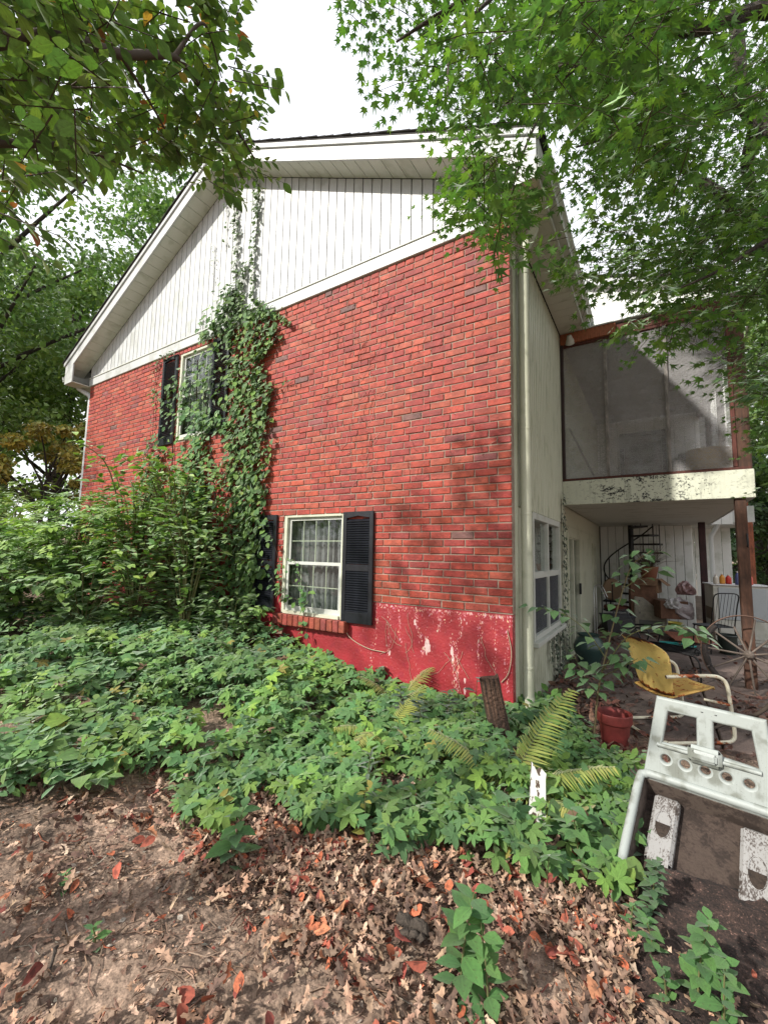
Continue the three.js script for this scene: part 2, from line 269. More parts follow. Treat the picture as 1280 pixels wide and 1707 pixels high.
// ---------------------------------------------------------------- the brick house
const W = 9.36, RX = -W / 2, YB = 1.056, CH = 0.0813, NC = 51, YT = YB + NC * CH, PITCH = 0.505, SOFF0 = 8.0;
const soffY = (x) => SOFF0 - PITCH * Math.abs(x - RX);
const house = thing('brick_house', 'two storey red painted brick house with white siding gable', 'house');
const ZB = -9.0;                            // back of the house
const OPEN = [[-3.14, -2.08, 0.80, 2.14], [-5.92, -4.95, 3.52, 5.14]];
{
  const r = rng(11);
  // core walls: mortar sheet with the two window openings, back and left walls
  const core = new MB();
  const xs = [-W + 0.004, -5.92, -4.95, -3.14, -2.08, -0.004], ys = [YB - 0.004, 2.14, 3.52, 5.14, YT + 0.25];
  for (let i = 0; i < 5; i++) for (let j = 0; j < 4; j++) {
    if ((i === 1 && j === 2) || (i === 3 && j === 0)) continue;
    core.box(xs[i], xs[i + 1], ys[j], ys[j + 1], -0.11, -0.0105);
  }
  mesh('mortar_wall', core, M.mortar, house);
  const body = new MB();
  body.box(-W + 0.02, -W + 0.12, 0, YT, ZB, -0.12); body.box(-W + 0.02, -0.02, 0, YT, ZB, ZB + 0.1);
  body.box(-W + 0.05, -0.15, 2.6, 2.7, ZB + 0.1, -0.5); body.box(-W + 0.05, -0.15, 5.3, 5.4, ZB + 0.1, -0.13);
  mesh('inner_wall', body, M.mortar, house);
  // foundation: red paint flaking along old vine tracks
  {
    const cw = 2048, ch = 512, cv = document.createElement('canvas'); cv.width = cw; cv.height = ch; const c = cv.getContext('2d');
    c.fillStyle = 'rgb(150,44,50)'; c.fillRect(0, 0, cw, ch);
    const q = rng(5); const sx = cw / 4.6, sy = ch / 1.15;      // canvas covers x -4.6..0, y -0.1..1.05
    for (let k = 0; k < 3600; k++) { const s = 3 + 26 * q() * q(), d = Math.floor(112 + 75 * q()); c.fillStyle = `rgba(${d},${Math.floor(28 + 34 * q())},${Math.floor(36 + 32 * q())},0.13)`; c.beginPath(); c.ellipse(q() * cw, q() * ch, s, s * (0.4 + q()), q() * 3, 0, 7); c.fill(); }
    // flakes: clusters of pale specks along vertical tracks, thick at the top edge
    const speck = (x, y, s) => { c.fillStyle = `rgba(${205 + 30 * q() | 0},${160 + 50 * q() | 0},${152 + 50 * q() | 0},${0.3 + 0.55 * q()})`; c.beginPath(); c.ellipse(x, y, s * (0.3 + 0.5 * q()), s * (0.5 + 1.1 * q()), (q() - 0.5) * 0.8, 0, 7); c.fill(); };
    const X = (wx) => (wx + 4.6) * sx, Y = (wy) => (1.05 - wy) * sy;
    for (const [wx, y1, y0, n, wd] of [[-1.42, 1.0, 0.45, 90, 0.05], [-1.28, 0.95, 0.6, 40, 0.03], [-1.05, 0.98, 0.66, 80, 0.05], [-0.93, 0.72, 0.55, 120, 0.035], [-0.66, 0.75, 0.25, 150, 0.05], [-0.55, 0.96, 0.2, 130, 0.03], [-0.33, 1.02, 0.5, 80, 0.05], [-0.18, 0.9, 0.2, 70, 0.04], [-1.6, 1.0, 0.3, 70, 0.05], [-0.75, 1.0, 0.8, 50, 0.04], [-0.05, 1.0, 0.3, 60, 0.03]]) {
      let dx = 0; for (let k = 0; k < n; k++) { const t = k / n; dx += (q() - 0.5) * 0.02; speck(X(wx + dx * 0.6 + (q() - 0.5) * wd), Y(lerp(y1, y0, t) + (q() - 0.5) * 0.04), 1.5 + 5 * q() * q()); }
    }
    for (let k = 0; k < 480; k++) { const x = -2.1 + 2.1 * q(); speck(X(x), Y(1.03 - 0.22 * q() * q() * q()), 1 + 4.5 * q()); }
    for (let k = 0; k < 420; k++) speck(X(-1.9 + 1.9 * q()), Y(1.0 - 0.9 * q()), 0.8 + 2 * q());
    for (const [wx, wy, s] of [[-0.93, 0.66, 16], [-0.91, 0.62, 14], [-0.94, 0.58, 10], [-0.64, 0.62, 11], [-0.63, 0.55, 9], [-1.08, 0.88, 10], [-1.4, 0.5, 8], [-0.5, 0.35, 8], [-0.5, 0.25, 9]]) { c.fillStyle = 'rgba(222,196,190,0.9)'; c.beginPath(); for (let k = 0; k < 11; k++) { const a = k / 11 * 6.28, rr = s * (0.6 + 0.7 * q()); c.lineTo(X(wx) + Math.cos(a) * rr * 0.7, Y(wy) + Math.sin(a) * rr * 1.8); } c.fill(); }
    const t = new THREE.CanvasTexture(cv); t.colorSpace = THREE.SRGBColorSpace; t.wrapS = t.wrapT = THREE.RepeatWrapping; t.repeat.set(1 / 4.6, 1 / 1.15); t.offset.set(0, 0.1 / 1.15);
    const f = new MB(); f.o = [0, 0];
    f.prism([[-W + 0.01, -0.2], [-0.012, -0.2], [-0.012, YB - 0.006], [-2.08, YB - 0.006], [-2.08, 0.79], [-3.14, 0.79], [-3.14, YB - 0.006], [-W + 0.01, YB - 0.006]], -0.11, -0.016);
    mesh('foundation', f, std(lin(1, 1, 1), 0.5, { map: t, bumpMap: T_bump, bumpScale: 0.003 }), house);
  }
  // bricks
  const tones = [[0.41, 0.056, 0.036], [0.39, 0.050, 0.037], [0.44, 0.066, 0.038], [0.37, 0.047, 0.038], [0.41, 0.072, 0.046], [0.45, 0.075, 0.038], [0.35, 0.050, 0.042], [0.43, 0.061, 0.035], [0.46, 0.092, 0.052]];
  const odd = [[0.27, 0.065, 0.065], [0.20, 0.09, 0.08], [0.50, 0.14, 0.08]];
  const list = [];
  for (let k = 0; k < NC; k++) {
    const y0 = YB + k * CH, L = k === NC - 1 ? 0.127 : 0.254, shift = (k % 2 ? 0.13 : 0.0) + (r() - 0.5) * 0.03;
    for (let x = 0; x > -W;) {
      let l = L * (0.97 + 0.06 * r()); if (x === 0) l = k % 2 ? 0.135 + 0.02 * r() : 0.225 + 0.03 * r();
      let x1 = x, x0 = Math.max(-W, x - l); x = x0; if (x0 + W < 0.05) x = x0 = -W;
      let segs = [[x0, x1]];
      for (const [a, b, c, d] of OPEN) if (y0 + CH * 0.5 > c && y0 + CH * 0.5 < d) segs = segs.flatMap(([p, q]) => (q <= a - 0.0 || p >= b ? [[p, q]] : [[p, Math.min(q, a)], [Math.max(p, b), q]].filter(([s, t]) => t - s > 0.03)));
      for (const [p, q] of segs) if (!(y0 < 0.9 && 0)) list.push({ x0: p + 0.0068, x1: q - 0.0068, y0: y0 + 0.007, y1: y0 + CH - 0.007 });
      if (x0 <= -W) break;
    }
  }
  for (const b of list) { const p = proj(V((b.x0 + b.x1) / 2, (b.y0 + b.y1) / 2, 0)); const vis = p[0] > 455 || p[1] < 0; b.s = vis ? (b.x1 - b.x0) * CH / (p[2] * p[2]) : 0; }
  list.sort((a, b) => b.s - a.s);
  // worn brick: a box whose front edges are rounded off unevenly
  function brickInto(m, b, q, base) {
    const z1 = 0.0 + (q() - 0.5) * 0.006, e = 0.005, j = () => (q() - 0.5) * 0.005, chip = q() < 0.3;
    const X0 = b.x0 - base.x, X1 = b.x1 - base.x, Y0 = b.y0 - base.y, Y1 = b.y1 - base.y;
    const o = [[X0 + j(), Y0 + j()], [X1 + j(), Y0 + j()], [X1 + j(), Y1 + j()], [X0 + j(), Y1 + j()]];
    const i = o.map(([x, y], k) => { const c = chip && k === Math.floor(q() * 4) ? 3.2 : 1; return [x + (k === 0 || k === 3 ? e * c * 1.4 : -e * c * 1.4), y + (k < 2 ? e : -e) * c]; });
    const zi = i.map(() => z1 + (q() - 0.5) * 0.003);
    const zb = -0.1;
    m.quad([...i[0], zi[0]], [...i[1], zi[1]], [...i[2], zi[2]], [...i[3], zi[3]]);
    for (let k = 0; k < 4; k++) { const l = (k + 1) % 4; m.quad([...o[k], z1 - 0.004], [...o[l], z1 - 0.004], [...i[l], zi[l]], [...i[k], zi[k]]); m.quad([...o[k], zb], [...o[l], zb], [...o[l], z1 - 0.004], [...o[k], z1 - 0.004]); }
  }
  const rest = new MB(); const q = rng(77);
  const pick = () => { const t = q() < 0.03 ? odd[Math.floor(q() * odd.length)] : tones[Math.floor(q() * tones.length)]; const s = 0.92 + 0.16 * q(); return t.map((c) => c * s); };
  list.forEach((b, k) => {
    const ind = k < 300;
    const m = ind ? new MB() : rest, base = ind ? { x: (b.x0 + b.x1) / 2, y: b.y0 } : { x: 0, y: 0 };
    m.col(...pick()); m.o = [q() * 3, q() * 3];
    brickInto(m, b, q, base);
    if (ind) { const o = mesh('brick', m, M.brick, house); o.position.set(base.x, base.y, 0); }
  });
  const rm = mesh('brickwork', rest, M.brick, house); rm.userData.kind = 'stuff';
  // brick sill under the lower window (rowlock) : its own bricks
  for (let k = 0; k < 13; k++) { const b = new MB().col(...pick().map((c, i) => c * (i ? 1.25 : 0.85))); b.o = [q(), q()]; const x0 = -3.2 + k * 0.094; b.bbox(x0 + 0.004, x0 + 0.09, 0.655 + 0.004 * q(), 0.795, -0.02, 0.085 + 0.006 * q(), 0.008); mesh('sill_brick', b, M.brick, house); }
  // gable siding boards
  const bw = 0.1487; let n = Math.round(W / bw);
  const backing = new MB(); backing.prism([[-W, YT + 0.17], [0, YT + 0.17], [0, soffY(0)], [RX, SOFF0], [-W, soffY(-W)]], -0.06, -0.03);
  mesh('siding_backing', backing, M.gap, house);
  const zf = 0.012;
  for (let k = 0; k < n; k++) {
    const x0 = -W + k * W / n + 0.008, x1 = -W + (k + 1) * W / n - 0.008, y0 = YT + 0.165 - 0.004;
    const top = x0 < RX && x1 > RX ? [[x1, soffY(x1) - 0.01], [RX, SOFF0 - 0.01], [x0, soffY(x0) - 0.01]] : [[x1, soffY(x1) - 0.01], [x0, soffY(x0) - 0.01]];
    const b = new MB(); b.o = [k * 0.37, k * 0.81]; b.prism([[x0, y0], [x1, y0], ...top], -0.03, zf - 0.002 + 0.003 * q());
    // raised rib at the board edge
    mesh('siding_board', b, M.white, house);
  }
  // frieze board with cap moulding
  mesh('frieze_board', new MB().bbox(-W - 0.01, 0.012, YT, YT + 0.165, -0.03, 0.03, 0.006), M.white, house);
  mesh('frieze_cap', new MB().bbox(-W - 0.01, 0.012, YT + 0.1655, YT + 0.192, -0.03, 0.045, 0.006), M.trim, house);
}
// roof: slabs, rake soffit, fascias, gutter
{
  const OV = 0.36, ZF = 0.37, q = rng(8);
  for (const s of [-1, 1]) {
    const X = (d) => RX + s * d, run = W / 2 + OV;
    const Y = (d, o = 0) => SOFF0 - PITCH * d + o;
    // roof deck
    const m = new MB(); const pr = [[X(0), Y(0, 0.235)], [X(run + 0.05), Y(run + 0.05, 0.235)], [X(run + 0.05), Y(run + 0.05, 0.262)], [X(0), Y(0, 0.262)]];
    m.prism(pr, ZB - 0.3, ZF + 0.03); mesh('roof_deck', m, M.roof, house);
    // shingle courses along the visible rake edge: each sticks out a little over the one below
    for (let k = 0; k < 37; k++) {
      const d0 = run + 0.07 - k * 0.142, d1 = Math.max(0, d0 - 0.142); if (d0 <= 0.02) break;
      const zf = ZF + 0.045 + 0.012 * q(); const b = new MB();
      b.prism([[X(d0), Y(d0, 0.264)], [X(d0), Y(d0, 0.282)], [X(d1), Y(d1, 0.272)], [X(d1), Y(d1, 0.264)]], ZB - 0.3, zf); b.o = [q(), q()];
      mesh('shingle_course', b, M.roof, house);
    }
    // rake fascia and upper rake trim
    mesh('rake_fascia', new MB().prism([[X(0), Y(0, -0.035)], [X(run), Y(run, -0.035)], [X(run), Y(run, 0.165)], [X(0), Y(0, 0.165)]], ZF - 0.025, ZF), M.white, house);
    mesh('rake_trim', new MB().prism([[X(0), Y(0, 0.168)], [X(run + 0.03), Y(run + 0.03, 0.168)], [X(run + 0.03), Y(run + 0.03, 0.234)], [X(0), Y(0, 0.234)]], ZF - 0.04, ZF + 0.028), M.white, house);
    // soffit boards between wall and fascia
    const nb = 25;
    for (let k = 0; k < nb; k++) { const d0 = k * run / nb + 0.004, d1 = (k + 1) * run / nb - 0.004; const b = new MB(); b.o = [k * 0.3, k * 0.7]; b.prism([[X(d0), Y(d0, 0)], [X(d1), Y(d1, 0)], [X(d1), Y(d1, 0.02)], [X(d0), Y(d0, 0.02)]], 0.013, ZF - 0.026); mesh('soffit_board', b, M.soffit, house); }
    mesh('soffit_backing', new MB().prism([[X(0), Y(0, 0.022)], [X(run), Y(run, 0.022)], [X(run), Y(run, 0.05)], [X(0), Y(0, 0.05)]], 0.0, ZF - 0.03), M.gap, house);
    // eave: boxed return at the gable end, horizontal soffit, fascia and gutter
    const ey = YT + 0.0, xw = X(W / 2), xo = X(run);
    const lo = Math.min(xw, xo), hi = Math.max(xw, xo);
    mesh('eave_return', new MB().prism([[xw, ey], [xo, ey], [xo, Y(run, -0.036)], [xw, Y(W / 2, -0.036)]], ZF - 0.024, ZF - 0.002), M.white, house);
    mesh('eave_fascia', new MB().box(xo - 0.012, xo + 0.012, ey, Y(run, 0.2), ZB, ZF - 0.03), M.trim, house);
    let z = ZF - 0.03; for (let k = 0; k < 17; k++) { const b = new MB(); b.o = [k * 0.21, k * 0.4]; b.box(lo + 0.014, hi - 0.014, ey + 0.002, ey + 0.02, z - 0.196, z); z -= 0.202; mesh('eave_soffit_board', b, M.soffit, house); }
    mesh('eave_soffit_backing', new MB().box(lo + 0.02, hi - 0.02, ey + 0.022, ey + 0.04, ZB, ZF - 0.05), M.gap, house);
    // K-style gutter
    const gx = (a) => xo + s * (0.013 + a), gy = ey + 0.075;
    const prof = [[gx(0), gy + 0.13], [gx(0), gy], [gx(0.075), gy], [gx(0.085), gy + 0.05], [gx(0.12), gy + 0.085], [gx(0.12), gy + 0.125], [gx(0.108), gy + 0.125], [gx(0.108), gy + 0.09], [gx(0.075), gy + 0.06], [gx(0.068), gy + 0.008], [gx(0.006), gy + 0.008], [gx(0.006), gy + 0.13]];
    mesh('gutter', new MB().prism(prof, s > 0 ? -2.95 : ZB, ZF), M.trim, house);
    if (s > 0) mesh('gutter_end', new MB().box(xo + 0.016, xo + 0.13, ey + 0.06, ey + 0.19, -3.03, -2.952), std(lin(0.35, 0.40, 0.36), 0.6), house);
  }
  mesh('ridge_cap', new MB().prism([[RX - 0.16, SOFF0 + 0.285 - 0.08], [RX, SOFF0 + 0.292], [RX + 0.16, SOFF0 + 0.285 - 0.08], [RX + 0.16, SOFF0 + 0.222], [RX, SOFF0 + 0.272], [RX - 0.16, SOFF0 + 0.222]], ZB, ZF + 0.05), M.roof, house);
}
// double hung window in the brick wall
function windowAt(x0, x1, y0, y1, zf, opts = {}) {
  const fr = 0.055, b = new MB();
  b.bbox(x0, x0 + fr, y0, y1, -0.1, zf); b.bbox(x1 - fr, x1, y0, y1, -0.1, zf); b.bbox(x0 + fr, x1 - fr, y1 - fr, y1, -0.1, zf); b.bbox(x0 + fr, x1 - fr, y0, y0 + fr * 0.8, -0.1, zf + 0.025);
  const win = mesh('window', b, M.cream, house);
  const X0 = x0 + fr, X1 = x1 - fr, Y0 = y0 + fr * 0.8, Y1 = y1 - fr, ym = (Y0 + Y1) / 2 + 0.01;
  const gray = opts.screen || M.trim;
  for (const [a, c, z] of [[ym - 0.02, Y1, -0.055], [Y0, ym + 0.02, -0.03]]) {
    const s = new MB(), t = 0.04; s.box(X0, X0 + t, a, c, z - 0.02, z); s.box(X1 - t, X1, a, c, z - 0.02, z); s.box(X0 + t, X1 - t, c - t, c, z - 0.02, z); s.box(X0 + t, X1 - t, a, a + t * (z > -0.04 ? 1.6 : 1), z - 0.02, z);
    mesh('sash', s, M.trim, win);
    mesh('pane', new MB().box(X0 + t, X1 - t, a + t, c - t, z - 0.012, z - 0.008), M.glass, win);
    for (let k = 1; k < 4; k++) { const x = lerp(X0 + t, X1 - t, k / 4); mesh('muntin', new MB().box(x - 0.006, x + 0.006, a + t, c - t, z - 0.024, z - 0.014), M.cream, win); }
    mesh('muntin', new MB().box(X0 + t, X1 - t, (a + c) / 2 - 0.006, (a + c) / 2 + 0.006, z - 0.026, z - 0.016), M.cream, win);
  }
  // curtain in folds, and the dark room behind
  const cu = new MB(), N = 90; let pv = null;
  for (let k = 0; k <= N; k++) { const t = k / N, x = lerp(X0 - 0.05, X1 + 0.05, t), z = -0.17 + 0.02 * Math.sin(t * 61 + 2 * Math.sin(t * 9)); const c = [cu.v(x, Y0 - 0.05, z, x, Y0), cu.v(x, Y1 + 0.05, z, x, Y1)]; if (pv) { cu.tri(pv[0], c[0], c[1]); cu.tri(pv[0], c[1], pv[1]); } pv = c; }
  mesh('curtain', cu, M.curtain, win);
  mesh('room_backing', new MB().box(X0 - 0.2, X1 + 0.2, Y0 - 0.2, Y1 + 0.2, -1.62, -1.6), M.room, win);
  return win;
}
windowAt(-3.14, -2.08, 0.795, 2.14, -0.012);
windowAt(-5.92, -4.95, 3.52, 5.14, -0.012);
function shutter(x0, x1, y0, y1, tilt = 0) {
  const st = 0.055, z0 = 0.006, z1 = 0.042, b = new MB(), g = new THREE.Matrix4();
  const cx = (x0 + x1) / 2, cy = (y0 + y1) / 2, w = (x1 - x0) / 2, h = (y1 - y0) / 2, mid = -h * 0.02;
  b.bbox(-w, -w + st, -h, h, z0, z1); b.bbox(w - st, w, -h, h, z0, z1); b.bbox(-w + st, w - st, -h, -h + 0.13, z0, z1 - 0.002); b.bbox(-w + st, w - st, mid - 0.04, mid + 0.04, z0, z1 - 0.002);
  b.prism([[-w + st, h], [w - st, h], [w - st, h - 0.075], [w - st - 0.05, h - 0.07], [0, h - 0.05], [-w + st + 0.05, h - 0.07], [-w + st, h - 0.075]].reverse(), z0, z1 - 0.002);
  const sh = mesh('shutter', b, M.black, house);
  const L = new MB(); L.hexa([[-w + st, -0.012, z1 - 0.004], [w - st, -0.012, z1 - 0.004], [w - st, 0.006, z0], [-w + st, 0.006, z0], [-w + st, -0.004, z1 - 0.002], [w - st, -0.004, z1 - 0.002], [w - st, 0.022, z0 + 0.002], [-w + st, 0.022, z0 + 0.002]]);
  const geo = L.geo(), sp = 0.0285;
  for (let y = -h + 0.145; y < h - 0.085; y += sp) { if (Math.abs(y - mid) < 0.052) continue; const s = mesh('louver', geo, M.black, sh); s.position.set(0, y, 0); }
  sh.position.set(cx, cy, 0); sh.rotation.z = tilt;
}
shutter(-2.075, -1.625, 0.785, 2.125, 0.004); shutter(-3.70, -3.245, 0.80, 2.13, 0.0);
shutter(-4.93, -4.50, 3.50, 5.13); shutter(-6.40, -5.95, 3.48, 5.13);
// downspouts: rectangular pipes with elbows and straps
function downspout(x, z, yTop, yBot, fromX, fromZ, mat, kick, rad) {
  const P = [V(fromX, yTop + 0.30, fromZ), V(fromX, yTop + 0.2, fromZ), V(lerp(fromX, x, 0.9), yTop + 0.03, lerp(fromZ, z, 0.9)), V(x, yTop - 0.05, z), V(x, yBot + 0.1, z), V(x + kick[0], yBot, z + kick[1])];
  const d = mesh('downspout', new MB().tube(P, rad, 12), mat, house);
  for (const y of [yTop - 0.25, (yTop + yBot) / 2 + 0.4, (yTop + yBot) / 2 - 0.5, yBot + 0.35]) mesh('strap', new MB().lathe([[rad + 0.0015, 0], [rad + 0.004, 0.002], [rad + 0.004, 0.022], [rad + 0.0015, 0.024]], x, y, z, 12), mat, d);
}
downspout(-W - 0.06, -0.05, 5.0, 0.6, -W - 0.33, 0.1, M.white, [0, 0.1], 0.05);
downspout(0.075, -0.25, 4.92, 0.16, 0.2, -0.2, M.cream, [0.06, 0.14], 0.055);
// side wall: corner post, ribbed siding, window, lower panel, wall under the deck
{
  const q = rng(21);
  mesh('corner_board', new MB().bbox(-0.1, 0.0, -0.1, YT, -0.145, -0.105, 0.004), M.cream, house);
  mesh('corner_board', new MB().bbox(-0.1, 0.006, -0.1, YT, -0.205, -0.15, 0.006), M.cream, house);
  mesh('side_wall', new MB().box(-0.12, -0.022, 2.14, YT, ZB, -0.21), M.gap, house);
  const n = 26, z0 = -0.21, z1 = -2.84;
  for (let k = 0; k < n; k++) { const a = lerp(z0, z1, k / n) - 0.014, b = lerp(z0, z1, (k + 1) / n) + 0.014; const m = new MB(); m.o = [k * 0.5, k * 0.9]; m.bbox(-0.03, 0.0 + 0.002 * q(), 2.14, YT, b, a, 0.006); mesh('siding_board', m, M.cream, house); }
  // upper wall inside the porch
  for (let k = 0; k < 26; k++) { const a = -2.9 - k * 0.205, m = new MB(); m.o = [k * 0.5, k * 0.9]; m.bbox(-0.03, 0.0, 2.6, YT, a - 0.2, a, 0.006); mesh('siding_board', m, M.cream, house); }
  // wall below: pieces round the window and the door
  const w = new MB(); const Z = [[-0.21, -0.85, 0, 2.138], [-0.85, -2.52, 0, 0.60], [-2.52, -3.2, 0, 2.138], [-3.2, -4.5, 2.03, 2.138], [-4.5, -6.5, 0, 2.138], [-6.5, -7.1, 0, 0.9], [-6.5, -7.1, 1.95, 2.138], [-7.1, -8.2, 0, 2.138]];
  for (const [a, b, y0, y1] of Z) w.box(-0.12, -0.02, y0 - 0.1, y1, b, a);
  w.box(-0.12, -0.0205, 2.14, 2.62, -8.2, -2.842);
  mesh('lower_wall', w, M.cream, house);
  for (let k = 0; k < 16; k++) { const a = -0.86 - k * 0.108; mesh('panel_board', new MB().bbox(-0.021, -0.004, -0.1, 0.60, a - 0.102, a, 0.004), M.cream, house); }
  // side window: two sashes wide, two high, with sill
  const b = new MB(); b.bbox(-0.1, 0.004, 0.66, 2.138, -0.91, -0.85); b.bbox(-0.1, 0.004, 0.66, 2.138, -2.52, -2.46); b.bbox(-0.1, 0.004, 2.06, 2.138, -2.46, -0.91); b.bbox(-0.1, 0.012, 0.66, 0.72, -2.46, -0.91); b.bbox(-0.1, 0.0, 0.72, 2.06, -1.73, -1.67);
  const win = mesh('window', b, M.trim, house);
  mesh('sill', new MB().bbox(-0.05, 0.06, 0.605, 0.658, -2.58, -0.80, 0.006), M.trim, win);
  for (const [a, c] of [[-1.67, -0.91], [-2.46, -1.73]]) {
    mesh('meeting_rail', new MB().bbox(-0.07, -0.01, 1.36, 1.44, c, a), M.trim, win);
    mesh('pane', new MB().box(-0.05, -0.046, 0.72, 1.36, c, a), M.glass, win);
    mesh('insect_screen', new MB().box(-0.03, -0.029, 0.72, 1.36, c, a), new THREE.MeshStandardMaterial({ color: lin(0.07, 0.075, 0.09), roughness: 0.8, transparent: true, opacity: 0.5 }), win);
    mesh('pane', new MB().box(-0.05, -0.046, 1.44, 2.06, c, a), M.glass, win);
  }
  const cu = new MB(); let pv = null; for (let k = 0; k <= 80; k++) { const t = k / 80, z = lerp(-2.5, -0.88, t), x = -0.17 + 0.018 * Math.sin(t * 70); const c = [cu.v(x, 1.38, z, z, 0), cu.v(x, 2.1, z, z, 1.5)]; if (pv) { cu.tri(pv[0], c[0], c[1]); cu.tri(pv[0], c[1], pv[1]); } pv = c; }
  mesh('curtain', cu, std(lin(0.42, 0.42, 0.40), 0.9, { side: THREE.DoubleSide }), win);
  mesh('room_backing', new MB().box(-1.9, -1.88, 0.3, 2.3, -3.0, -0.7), M.room, win);
  // sliding glass door under the deck
  const d = new MB(); d.bbox(-0.1, 0.006, 0, 2.03, -3.27, -3.2); d.bbox(-0.1, 0.006, 0, 2.03, -4.5, -4.43); d.bbox(-0.1, 0.006, 1.95, 2.03, -4.43, -3.27); d.bbox(-0.1, 0.006, 0, 0.06, -4.43, -3.27); d.bbox(-0.08, -0.01, 0.06, 1.95, -3.88, -3.80);
  const door = mesh('door', d, M.cream, house);
  mesh('pane', new MB().box(-0.055, -0.05, 0.06, 1.95, -4.43, -3.27), M.glass, door);
  mesh('room_backing', new MB().box(-2.2, -2.18, 0, 2.2, -5.2, -3.02), M.room, door);
  mesh('handle', new MB().bbox(-0.01, 0.03, 0.95, 1.15, -4.40, -4.37, 0.006), M.iron, door);
  const w2 = mesh('window', new MB().bbox(-0.06, 0.004, 0.9, 0.96, -7.1, -6.5).bbox(-0.06, 0.004, 1.89, 1.95, -7.1, -6.5).bbox(-0.06, 0.004, 0.96, 1.89, -6.56, -6.5).bbox(-0.06, 0.004, 0.96, 1.89, -7.1, -7.04), M.cream, house);
  mesh('pane', new MB().box(-0.05, -0.046, 0.96, 1.89, -7.04, -6.56), M.glass, w2);
  // flood lamp under the eave
  const lm = new THREE.Matrix4().makeRotationFromEuler(new THREE.Euler(-2.2, 0.3, 0));
  mesh('flood_lamp', new MB().lathe([[0.0, 0], [0.035, 0.0], [0.045, 0.05], [0.075, 0.11], [0.078, 0.125], [0.06, 0.14], [0, 0.145]], 0.16, YT - 0.09, -2.74, 16, lm), std(lin(0.5, 0.5, 0.47), 0.4), house);
}

